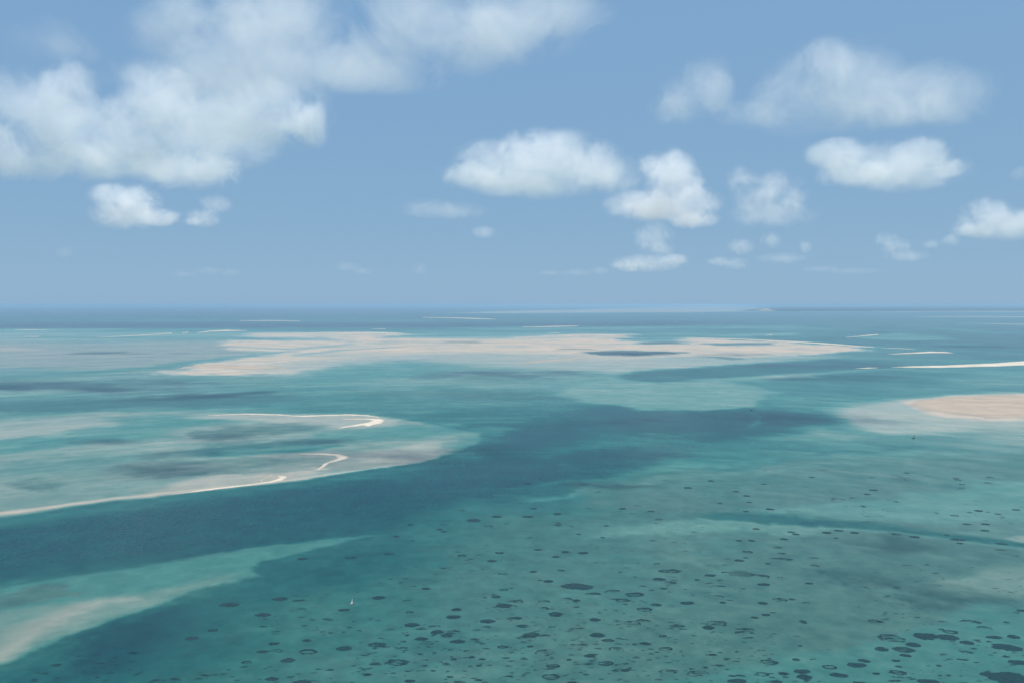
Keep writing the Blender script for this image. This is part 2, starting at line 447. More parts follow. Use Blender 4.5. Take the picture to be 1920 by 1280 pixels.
area([(350,812),(430,800),(540,793),(620,800),(580,812),(470,822),(390,824)],5,2.2,.8,5,1.6,.55)  # cloud shadow over the shallows, painted as dark bottom
area([(210,882),(300,866),(420,858),(540,852),(640,862),(600,876),(480,884),(330,892),(240,895)],5,2.0,.72,5,1.8,.5)  # shadow band of the veil cloud deepened by a painted dark bottom
area([(10,905),(70,896),(130,903),(90,918),(30,916)],5,2.2,.7,5,1.4,.6)
area([(600,872),(660,862),(740,866),(700,880),(620,886)],4,1.2,.7,5,1.4,.5)  # purplish cloud shadow by the crescent bar, painted into the bottom colour
area([(840,838),(905,800),(960,796),(930,830),(870,858)],13,3.6,.4,3,1.5,.65)
area([(-300,752),(0,748),(300,742),(540,738),(560,748),(400,762),(150,770),(-300,778)],6,4.2,.75,6,1.6,.7)  # nearer shadow band of the left cloud bank, painted as dark bottom
area([(-300,715),(60,712),(240,716),(200,728),(0,732),(-300,734)],4,2.6,.75,6,1.6,.5)  # farther shadow band of the left cloud bank, also painted in
# lower left spit
line([(-100,1275,16),(0,1252,16),(160,1188,14),(330,1128,11),(480,1090,9),(600,1045,6)],20,4.4,.5,2.5,.6,.7)
area([(-400,1165),(0,1102),(150,1077),(300,1053),(450,1027),(600,1010),(720,1001),(660,1012),(570,1034),(500,1052),(478,1068),(490,1080),(440,1090),(372,1104),(330,1120),(250,1151),(160,1181),(80,1214),(0,1246),(-400,1400)],3.2,3.9,.33,2.5,.8)
area([(-100,1135),(0,1112),(60,1102),(130,1096),(110,1112),(50,1128),(0,1140),(-100,1160)],5,2.3,.62,3,3,.8)
line([(150,1076,1),(300,1052,2),(420,1034,2),(600,1014,1)],3,3.2,.5,4,1,.6)
area([(-400,1310),(-400,1190),(0,1142),(120,1128),(260,1112),(360,1092),(460,1074),(430,1092),(372,1103),(330,1118),(250,1148),(160,1178),(80,1211),(0,1243)],8,1.8,.34,2.5,.8,.95)
line([(-200,1300,8),(0,1226,9),(60,1186,10),(120,1150,9),(180,1124,6),(250,1118,4)],12,.5,.22,2.5,1.2,.85)
area([(0,1175),(60,1160),(120,1140),(100,1165),(40,1195),(0,1205)],6,.9,.3,3,1,.5)
area([(480,1060),(560,1046),(640,1022),(760,1020),(800,1050),(640,1090),(520,1110),(400,1150),(330,1250),(200,1290),(60,1290),(0,1260),(80,1218),(160,1185),(250,1155),(330,1124),(372,1108),(440,1094),(500,1082)],26,7.0,.62,2.5,2,.7)
area([(110,1235),(180,1190),(260,1160),(330,1132),(340,1150),(300,1200),(240,1250),(150,1270)],18,10.5,.75,2.5,2,.8)
area([(-400,1165),(0,1102),(150,1077),(300,1053),(450,1027),(600,1010),(720,1001),(660,1012),(570,1034),(500,1052),(478,1068),(490,1080),(440,1090),(372,1104),(330,1120),(250,1151),(160,1181),(80,1214),(0,1246),(-400,1400)],1.5,-9,-9,2.5,.4)   # marker: restore the spit's edge
# groove and pale ground right
area([(1120,1012),(1180,990),(1300,975),(1440,962),(1560,942),(1700,928),(1920,905),(2400,880),(2400,960),(1920,975),(1700,978),(1500,968),(1400,980),(1560,992),(1400,1000),(1250,1004)],7,2.5,.22,4,2,.8)
area([(1060,905),(1200,895),(1330,880),(1600,858),(1920,842),(2400,830),(2400,870),(1920,895),(1720,920),(1600,936),(1480,957),(1380,955),(1250,960),(1100,945)],6,2.3,.52,4,2,.7)
area([(1310,962),(1400,962),(1500,970),(1620,979),(1730,994),(1850,1008),(1960,1022),(2400,1080),(2400,1110),(1960,1034),(1880,1022),(1760,1008),(1640,996),(1500,984),(1400,977),(1340,972)],5,6.0,.6,4,.8,.85)
line([(1180,962,1),(1300,964,3),(1400,969,4),(1500,974,3)],9,4.2,.5,4,1,.6)
line([(1340,978,1),(1430,984,2),(1560,990,2),(1700,1001,2),(1840,1018,2),(1920,1030,2)],4,2.0,.18,4,1,.8)
area([(1880,1006),(1960,1000),(2400,1010),(2400,1060),(1960,1022),(1900,1014)],3,1.2,.22,4,.8,.9)
area([(1500,1004),(1640,1000),(1760,1010),(1920,1036),(2400,1080),(2400,1140),(1920,1070),(1760,1086),(1740,1120),(1800,1160),(1690,1180),(1600,1208),(1450,1242),(1280,1262),(1180,1300),(1000,1300),(1200,1180),(1320,1120),(1400,1060)],14,2.8,.52,3,2.5,.75)
area([(1740,1094),(1800,1082),(1860,1066),(1960,1052),(2400,1060),(2400,1150),(1960,1124),(1880,1112),(1800,1104)],9,1.5,.26,4,1.4,.65)
area([(1690,1182),(1780,1160),(1860,1130),(2400,1130),(2400,1500),(1200,1500),(1150,1300),(1280,1264),(1450,1244),(1600,1210)],6,3.4,.38,3,1.6,.85)
line([(1560,1070,4),(1660,1090,8),(1740,1110,8),(1850,1128,5),(1920,1138,4)],16,3.6,.85,3,2,.6)  # shadow of a cloud overhead, painted as a dark bottom smear
line([(1670,1125,3),(1720,1138,6),(1790,1142,5),(1820,1130,2)],12,3.6,.9,3,2,.6)  # darker core of that painted cloud shadow
area([(1590,1012),(1660,1004),(1740,1024),(1680,1036),(1610,1030)],14,3.2,.9,3,2,.5)  # another overhead cloud's shadow painted into the bottom below the groove
# faint wake and foam near the boat
line([(1412,774,.8),(1424,782,1.4),(1422,792,2.4),(1405,800,2.0)],3,2.0,.2,3,.4,.5)
line([(828,794,.4),(856,795,.6)],1.2,1.0,.1,5,.2,.8)
# scattered seagrass shoals, with some cloud shadows painted in as dark bottom
for pts, sf, op in [
  ([(1060,905),(1150,908),(1240,910),(1180,916),(1060,918)],6,.7),
  ([(1665,893),(1700,897),(1710,902),(1680,902)],3,.7),
  ([(1330,643),(1440,643),(1450,646),(1350,647)],1.6,.8),  # painted shadow of the soft dim cloud
  ([(1080,659),(1180,657),(1290,661),(1200,666),(1120,665)],1.2,.9),  # painted shadow of the tower cloud
  ([(1190,642),(1260,640),(1300,643),(1220,645)],1.5,.9),
  ([(1300,667),(1360,668),(1400,672),(1370,675),(1330,671)],1.6,.6),
  ([(1690,608),(1790,626),(1850,628),(1800,631)],2,.5),
  ([(700,735),(900,732),(1060,744),(900,750)],8,.35)]:
    area(pts, sf, 2.6, .9, 6, 1.2, op)

def chart(u, v):
    rows = np.array([r[0] for r in CHART], float)
    D = np.array([[c[0] for c in r[1]] for r in CHART]); W = np.array([[c[1] for c in r[1]] for r in CHART])
    fi = np.interp(v, rows, np.arange(len(rows))); fj = np.interp(u, CX, np.arange(len(CX)))
    i0 = np.clip(fi.astype(int), 0, len(rows) - 2); j0 = np.clip(fj.astype(int), 0, len(CX) - 2)
    a, c = fi - i0, fj - j0
    a = a * a * (3 - 2 * a) * .6 + a * .4; c = c * c * (3 - 2 * c)
    def lerp(T): return (T[i0, j0] * (1 - c) + T[i0, j0 + 1] * c) * (1 - a) + (T[i0 + 1, j0] * (1 - c) + T[i0 + 1, j0 + 1] * c) * a
    return lerp(D), lerp(W)

def seabed(x, y, z):
    shp = x.shape
    x, y, z = x.ravel(), y.ravel(), z.ravel()
    u, v = image(x, y, z)
    u = np.clip(u, -2500, 4400); v = np.minimum(v, 2200)
    dist = np.hypot(x, y) + 1
    a, bb = x / dist, np.log(dist)
    vs = np.clip((v - HOR) / 400, .02, 1.4)          # rows per unit of log distance
    n1, n2 = fbm(a * 14, bb * 14, 5, 3), fbm(a * 14 + 31, bb * 14 + 7, 5, 5)
    n3, n4 = fbm(a * 60, bb * 60, 4, 8), fbm(a * 60 + 11, bb * 60 + 5, 4, 12)
    D, W = chart(u + n1 * 130, v + n2 * 34 * vs)
    # long streaks lying across the view
    near = 1 - .72 * smooth(850, 980, v)
    st = fbm(a * 9 + 3, bb * 40, 5, 21) * near; st2 = fbm(a * 26 + 8, bb * 130, 4, 27) * near
    D = D * (1 + .55 * st + .25 * st2 + .25 * n1)
    W = W + .16 * n3 + .14 * st
    spit_D = spit_W = None
    for k, (typ, pts, soft, asp, dep, wd, rag, op) in enumerate(P):
        A = np.array(pts, float)
        mg = 40 + soft * 3
        sel = (u > A[:, 0].min() - mg * 3) & (u < A[:, 0].max() + mg * 3) & (v > A[:, 1].min() - mg) & (v < A[:, 1].max() + mg)
        if not sel.any(): continue
        us, vv = u[sel], v[sel]
        wu = us + rag * (n1[sel] * 30 + n3[sel] * 14)
        wv = vv + rag * (n2[sel] * 9 + n4[sel] * 4) * np.clip(vs[sel], .08, 1)
        s = sdf(wu, wv, pts, asp) if typ == 'a' else line_d(wu, wv, pts, asp)
        m = smooth(-soft, soft, s)
        if dep == -9:                        # put back what the first spit layers made
            m = smooth(-3.4, 3.4, s)
            D[sel] = D[sel] * (1 - m) + spit_D[sel] * m; W[sel] = W[sel] * (1 - m) + spit_W[sel] * m
            continue
        m = m * op
        if typ == 'a': m = m * (1 + .0 * n4[sel])
        vary = 1 + .35 * st[sel] + .2 * n3[sel] + .22 * st2[sel]
        if dep < .3: vary = np.clip(1 + 2.0 * st2[sel] + 1.6 * st[sel] + 1.0 * n3[sel], .15, 5)
        D[sel] = D[sel] * (1 - m) + dep * vary * m
        W[sel] = W[sel] * (1 - m) + (wd + .10 * n3[sel] + .10 * st2[sel]) * m
        if 'spit' not in seabed.__dict__ and dep == .9 and pts[0] == (0, 1175):
            spit_D, spit_W = D.copy(), W.copy()
    W = W + .17 * smooth(860, 1000, v); D = D * (1 + .12 * smooth(860, 1000, v))
    far = smooth(2, 4, D) * (1 - smooth(640, 660, v))
    D = D * (1 + .35 * far); W = W + .04 * far
    mid = smooth(660, 700, v) * (1 - smooth(900, 1000, v))
    deepish = smooth(.9, 2.2, D)
    D = D * (1 + .32 * mid * deepish); W = W + .08 * mid * deepish
    return np.clip(D, .02, 20).reshape(shp), np.clip(W, 0, 1).reshape(shp)

def radius_of_row(v):
    x, y, z = ground(np.full_like(v, 960.0), v)
    return y
v_hor = HOR + 3.2
rows = np.concatenate([np.arange(v_hor, 625, .55), np.arange(625, 1310, 1.25), 1310 + np.cumsum(np.linspace(4, 160, 34)), ])
rad = radius_of_row(rows)
rad = np.concatenate([[250000], rad, [60.0, 20.0]])
rad = np.sort(rad)[::-1]
azf = np.arctan(np.arange(-1120, 1120.1, 2.6) / F)
az = np.concatenate([np.radians(np.arange(-175, math.degrees(azf[0]) - .5, 4)), azf, np.radians(np.arange(math.degrees(azf[-1]) + .5, 176, 4)), [math.pi]])
az = np.concatenate([[-math.pi], az])
RR, AA = np.meshgrid(rad, az, indexing='ij')
X, Y = RR * np.sin(AA), RR * np.cos(AA)
Z = -(X ** 2 + Y ** 2) / (2 * RE)
D, W = seabed(X, np.maximum(Y, 1.0), Z)
me, _ = mesh_grid('sea', X, Y, Z)
set_attr(me, 'depth', D); set_attr(me, 'weed_shade', W)
me.materials.append(M_WATER)
sea = bpy.data.objects.new('sea', me); COL.objects.link(sea)
tag(sea, kind='structure', label='clear turquoise lagoon water over sand shallows and deeper channels')
me.flip_normals() if me.polygons[0].normal.z < 0 else None

# ------------------------------------------------------------------ sandbars standing above the water
def sandbar(kind, pts, label, mat=None, asp=5.0, rag=.5, height=.9, name='sandbar', soft=1.0):
    A = np.array(pts, float)
    um, uM, vm, vM = A[:, 0].min() - 6, A[:, 0].max() + 6, A[:, 1].min() - 5, A[:, 1].max() + 5
    vm = max(vm, v_hor + .1)
    nu = int(min(460, max(24, (uM - um) / .9))); nv = int(min(160, max(14, (vM - vm) / .22)))
    U, V = np.meshgrid(np.linspace(um, uM, nu), np.linspace(vM, vm, nv))
    x, y, z = ground(U, V)
    dist = np.hypot(x, y)
    a, bb = x / dist, np.log(dist)
    vs = np.clip((V - HOR) / 400, .05, 1)
    wu = U + rag * (fbm(a * 60, bb * 60, 4, 41) * 16 + fbm(a * 200, bb * 200, 3, 43) * 7)
    wv = V + rag * (fbm(a * 60, bb * 60, 4, 45) * 4 + fbm(a * 200, bb * 200, 3, 47) * 2) * vs * 1.5
    s = sdf(wu, wv, pts, asp) if kind == 'a' else line_d(wu, wv, pts, asp)
    r = smooth(0, 2.2 * soft, s)
    zz = z + .05 + dist * 2e-5 + height * r
    m, used = mesh_grid(name, x, y, zz, keep=s > 0)
    if len(m.polygons) == 0: return None
    set_attr(m, 'rise', r.ravel()[used])
    m.materials.append(mat or M_SAND)
    if m.polygons[0].normal.z < 0: m.flip_normals()
    o = bpy.data.objects.new(name, m); COL.objects.link(o)
    tag(o, label=label, kind='structure')
    return o

sandbar('l', [(392,777.5,.5),(460,775.6,1.1),(520,776.8,1.2),(548,779,.9),(572,779.5,1.5),(605,778.2,1.4),(650,777,1.2),(690,778.8,1.2),(708,781,.7)], 'long thin white sandbar arching over the curled hook in the left shallows', rag=.25)
sandbar('a', [(642,784.4),(690,783.9),(716,784.6),(722.5,788),(716,793),(703,795.5),(690,799.5),(681,797),(655,800.5),(632,803.6),(640,800),(672,794),(690,790.5),(697,787.4),(685,786),(642,786)], 'curled hook-shaped white sandbar at the tip of the upper left spit', rag=.15)
sandbar('a', [(560,849.8),(600,848.8),(635,850.4),(655.5,855.5),(648,860.5),(632,864.5),(618,867),(600,880.5),(593.5,880.5),(606,868.5),(622,862.5),(632,858.5),(627,854.2),(600,851.8),(560,851)], 'crescent white sandbar bending back over the grey flats', rag=.15)
sandbar('l', [(322,926,.4),(370,920,1.3),(430,912.4,1.6),(480,906.6,1.2),(508,902.6,1.5),(526,898,2.1),(532,893.6,2.0),(524,891.6,.9)], 'narrow white sandbar with a rounded head along the channel edge', rag=.15, asp=3.5)
sandbar('l', [(490,905,.35),(490,900,.45),(498,895,.5),(506,891.5,.5),(511,888.6,.4),(525,886.3,.3)], 'hair-thin pale sand loop behind the rounded sandbar head', rag=.1, asp=3)
sandbar('l', [(330,692,.5),(352,688.5,1.0),(378,684.6,2.0),(420,687,3.2),(470,689,3.0),(520,689,1.6),(538,690,.5)], 'tan sand spit at the left end of the great tidal flat', mat=M_DAMP, rag=.9, height=.5)
sandbar('l', [(552,624.6,.4),(620,623.4,.7),(690,623.2,1.0),(740,624.8,1.0),(770,626.4,.4)], 'thin white sand rim on the far side of the great tidal flat', rag=.3)
sandbar('l', [(372,623.6,.7),(392,621,.9),(425,619.6,1.4),(462,619.9,.5)], 'bright white far sandbar left of the great tidal flat', rag=.2)
sandbar('l', [(180,632.6,.3),(225,630.5,.6),(280,627.6,.7),(320,624.8,.8)], 'slanting thin white sandbar in the far left shallows', rag=.2)
sandbar('l', [(343,624.2,.6),(352,622.6,.6)], 'tiny white sand islet between two far sandbars', rag=.1)
sandbar('l', [(26,618.2,.3),(50,618.4,.7),(88,618.6,.4)], 'thin white sandbar nearest the far left edge', rag=.2)
sandbar('l', [(44,630.6,.4),(58,630.9,.7),(72,630.9,.5)], 'short pale sand streak below the far left sandbar', rag=.2)
sandbar('l', [(450,601.4,.4),(520,601,.7),(562,602.2,.5)], 'faint thin sandbar on the dark blue far sea', rag=.2)
sandbar('l', [(795,595.2,.5),(850,596.2,.7),(890,597.4,.9),(928,598.6,.5)], 'thin white sandbar on the far blue sea left of centre', rag=.2)
sandbar('l', [(980,613.2,.4),(1040,612,.9),(1082,611.2,.6)], 'thin white sandbar behind the great tidal flat', rag=.2)
sandbar('l', [(1028,624.3,.4),(1048,624.1,.5)], 'tiny white sand streak just behind the great tidal flat', rag=.1)
sandbar('l', [(698,616.6,.35),(722,616.7,.5)], 'tiny white sand streak off the far rim of the flat', rag=.1)
sandbar('l', [(1050,627.6,.4),(1100,627,.8),(1150,628,.9),(1172,630,.5)], 'pale sand rim on the far middle edge of the tidal flat', rag=.3)
sandbar('l', [(1290,633.2,.4),(1380,635.4,.8),(1480,640,1.0),(1560,645,1.2),(1612,649,.9),(1638,650.6,.4)], 'long tapering white sand ridge on the right arm of the tidal flat', rag=.25)
sandbar('l', [(1652,652,.3),(1690,653,.6),(1716,654.4,.3)], 'thin white sand sliver beyond the tapering sand ridge', rag=.2)
sandbar('l', [(1665,663.4,.4),(1700,662,1.1),(1745,660,1.6),(1772,660.2,1.3),(1786,661.4,.4)], 'spindle-shaped white sandbar off the tip of the tidal flat', rag=.3)
sandbar('l', [(1588,632.4,.4),(1610,630.6,.6),(1630,628.6,1.0),(1646,627.4,.7)], 'short slanting white sandbar in the far right water', rag=.25)
sandbar('l', [(1436,628.8,.4),(1446,627.6,.6)], 'tiny white sand islet above the right arm of the flat', rag=.1)
sandbar('l', [(1605,690.2,.4),(1628,689.4,1.1),(1645,688.8,.5)], 'small white sand patch left of the right-hand sandbar', rag=.2)
sandbar('a', [(1666,687.6),(1720,685.4),(1780,684),(1860,680.4),(1925,676),(2100,668),(2100,684),(1925,684.5),(1850,687),(1760,688.9),(1700,688.6)], 'broad white sandbar running out of the right edge', rag=.3)
sandbar('l', [(965,680.6,.4),(1000,678,1.2),(1050,674,1.2),(1090,670.4,1.0),(1115,668.6,.4)], 'tan sand spur in front of the tidal flat', mat=M_DAMP, rag=.4, height=.4)
sandbar('a', [(1704,757),(1732,748),(1790,742.6),(1860,739.6),(1925,738),(2200,734),(2200,776),(1925,783.5),(1850,784.5),(1790,777.5),(1735,770)], 'wide pinkish tan sand flat at the right edge', mat=M_DAMP, rag=1.5, height=.5, soft=4)
sandbar('l', [(1888,740.6,.4),(1915,740.2,.8),(1980,739,1.2)], 'white sand crest on the wide tan flat', rag=.2, height=1.6)
sandbar('l', [(1640,586.4,.3),(1760,583.6,.6),(1880,584,.7),(2300,586,.8)], 'faint sand shore at the foot of the distant wooded coast', mat=M_DAMP, rag=.2)
sandbar('l', [(1730,594,.3),(1830,593.6,.6),(2300,596,.7)], 'long faint sandbar below the distant coast', mat=M_DAMP, rag=.2)
sandbar('l', [(1845,607.6,.3),(1900,608,.6),(2200,609,.6)], 'faint sand streak at the right edge in the far water', mat=M_DAMP, rag=.2)

# distant wooded coast
def far_coast():
    m, n, l = new_mat('coastal_scrub')
    b = NB(m.node_tree)
    pos = n.new('ShaderNodeNewGeometry').outputs['Position']
    c = b.mix(b.ramp(b.noise(pos, 0.0006, 5, .65), .4, .62), (0.030, 0.05, 0.045, 1), (0.07, 0.08, 0.06, 1))
    d = n.new('ShaderNodeBsdfDiffuse'); l.new(c, d.inputs[0])
    o = n.new('ShaderNodeOutputMaterial'); l.new(d.outputs[0], o.inputs[0])
    U, V = np.meshgrid(np.linspace(1380, 2500, 420), np.linspace(586, v_hor + .3, 60))
    x, y, z = ground(U, V)
    dist = np.hypot(x, y)
    pts = [(1392,583),(1420,578.5),(1480,576),(1640,575.5),(2000,573),(2600,573),(2600,583.5),(1900,583.2),(1700,583.4),(1460,584)]
    s = sdf(U + fbm(x / 2500, y / 2500, 3, 61) * 30, V + fbm(x / 900, y / 900, 3, 63) * 1.0, pts, 12)
    zz = z + .6 + smooth(0, 1.5, s) * (16 + 16 * fbm(x / 600, y / 2500, 4, 65))
    me, used = mesh_grid('hills', x, y, zz, keep=s > 0)
    me.materials.append(m)
    if me.polygons[0].normal.z < 0: me.flip_normals()
    o = bpy.data.objects.new('wooded_coast_hills', me); COL.objects.link(o)
    tag(o, label='long low dark blue wooded coast on the right horizon', kind='structure')
far_coast()

def dune():
    # bare sand dune standing on the point of the coast
    x0, y0, z0 = ground(np.array(1436.0), np.array(583.5))
    k = float(y0) / F
    n1, n2 = 60, 30
    U, V = np.meshgrid(np.linspace(-1, 1, n1), np.linspace(-1, 1, n2))
    x = float(x0) + U * 17 * k; y = float(y0) + V * 600
    prof = np.clip(1 - U ** 2, 0, 1) ** .8 * np.clip(1 - V ** 2, 0, 1) ** .6
    prof = prof * (.72 + .5 * fbm(U * 4, V * 2, 4, 71) + .25 * np.exp(-((U + .15) / .3) ** 2))
    z = -(x ** 2 + y ** 2) / (2 * RE) + prof * 4.6 * k - .5
    me, _ = mesh_grid('dune', x, y, z)
    set_attr(me, 'rise', (prof > .35) * 1.0)
    m = make_sand('dune_sand', (0.44, 0.31, 0.24, 1), (0.22, 0.20, 0.16, 1))
    me.materials.append(m)
    if me.polygons[0].normal.z < 0: me.flip_normals()
    o = bpy.data.objects.new('dune_hill', me); COL.objects.link(o)
    tag(o, label='bare pinkish sand dune on the point of the distant coast', kind='structure')
dune()

# ------------------------------------------------------------------ seagrass patches
def patch_mesh(shape, seed):
    """unit patch in the plane; shape: solid, ring, arc, faint (thin rim)"""
    r_ = np.random.default_rng(seed)
    nt = 48
    th = np.linspace(0, 2 * np.pi, nt, endpoint=False)
    def wob(amp, lo=2, hi=9):
        s = 0
        for k in range(lo, hi): s = s + np.cos(k * th + r_.uniform(0, 6.3)) * amp / k * 1.6
        return s
    out = 1 + wob(.07) + r_.normal(0, .055, nt)
    if shape == 'solid':
        rings = [0.0, .3, .55, .78, .92, 1.0]; cov = [.70, .72, .78, .80, .60, .22]
        inner = np.zeros(nt)
    else:
        c = {'ring': .45, 'arc': .55, 'faint': .74}[shape]
        inner = np.clip(c + wob(.12), .2, .9)
        rings = [0, .12, .35, .6, .85, 1.0]; cov = [.45, .6, .80, .84, .62, .22]
    side = np.ones(nt)
    if shape in ('arc', 'faint', 'ring'):
        ph = r_.uniform(.8, 2.0)
        side = {'arc': .12, 'faint': .50, 'ring': .75}[shape] + (1 - {'arc': .12, 'faint': .5, 'ring': .75}[shape]) * np.clip(.5 + .7 * np.cos(th - ph), 0, 1)
    co, cv = [], []
    for t, c in zip(rings, cov):
        rr = (inner + (out - inner) * t)
        for j in range(nt):
            co.append((rr[j] * math.cos(th[j]), rr[j] * math.sin(th[j]), 0.12 * math.sin(math.pi * min(t, .999)) if shape != 'solid' else .12 * (1 - t * t)))
            cv.append(c * (side[j] if shape != 'faint' else side[j] * .9))
    if shape != 'solid':     # thin growth inside the ring
        base = len(co)
    faces = []
    R = len(rings)
    for i in range(R - 1):
        if i == 0 and shape == 'solid': pass
        for j in range(nt):
            faces.append((i * nt + j, (i + 1) * nt + j, (i + 1) * nt + (j + 1) % nt, i * nt + (j + 1) % nt))
    if shape != 'solid':
        co.append((0, 0, .02)); cv.append({'ring': .52, 'arc': .42, 'faint': .50}[shape])
        for j in range(nt): faces.append((len(co) - 1, j, (j + 1) % nt))
    me = bpy.data.meshes.new('seagrass_patch')
    if shape == 'solid':
        co2 = [(0, 0, .12)] + co[nt:]; cv2 = [cv[0]] + cv[nt:]
        f2 = [(0, 1 + j, 1 + (j + 1) % nt) for j in range(nt)]
        f2 += [tuple(v - nt + 1 for v in f) for f in faces[nt:]]
        co, cv, faces = co2, cv2, f2
    me.from_pydata(co, [], faces)
    set_attr(me, 'cover', np.array(cv))
    me.polygons.foreach_set('use_smooth', [True] * len(me.polygons))
    me.materials.append(M_GRASS)
    return me

protos = {s: [patch_mesh(s, 100 * i + k) for k in range(7)] for i, s in enumerate(('solid', 'ring', 'arc', 'faint'))}
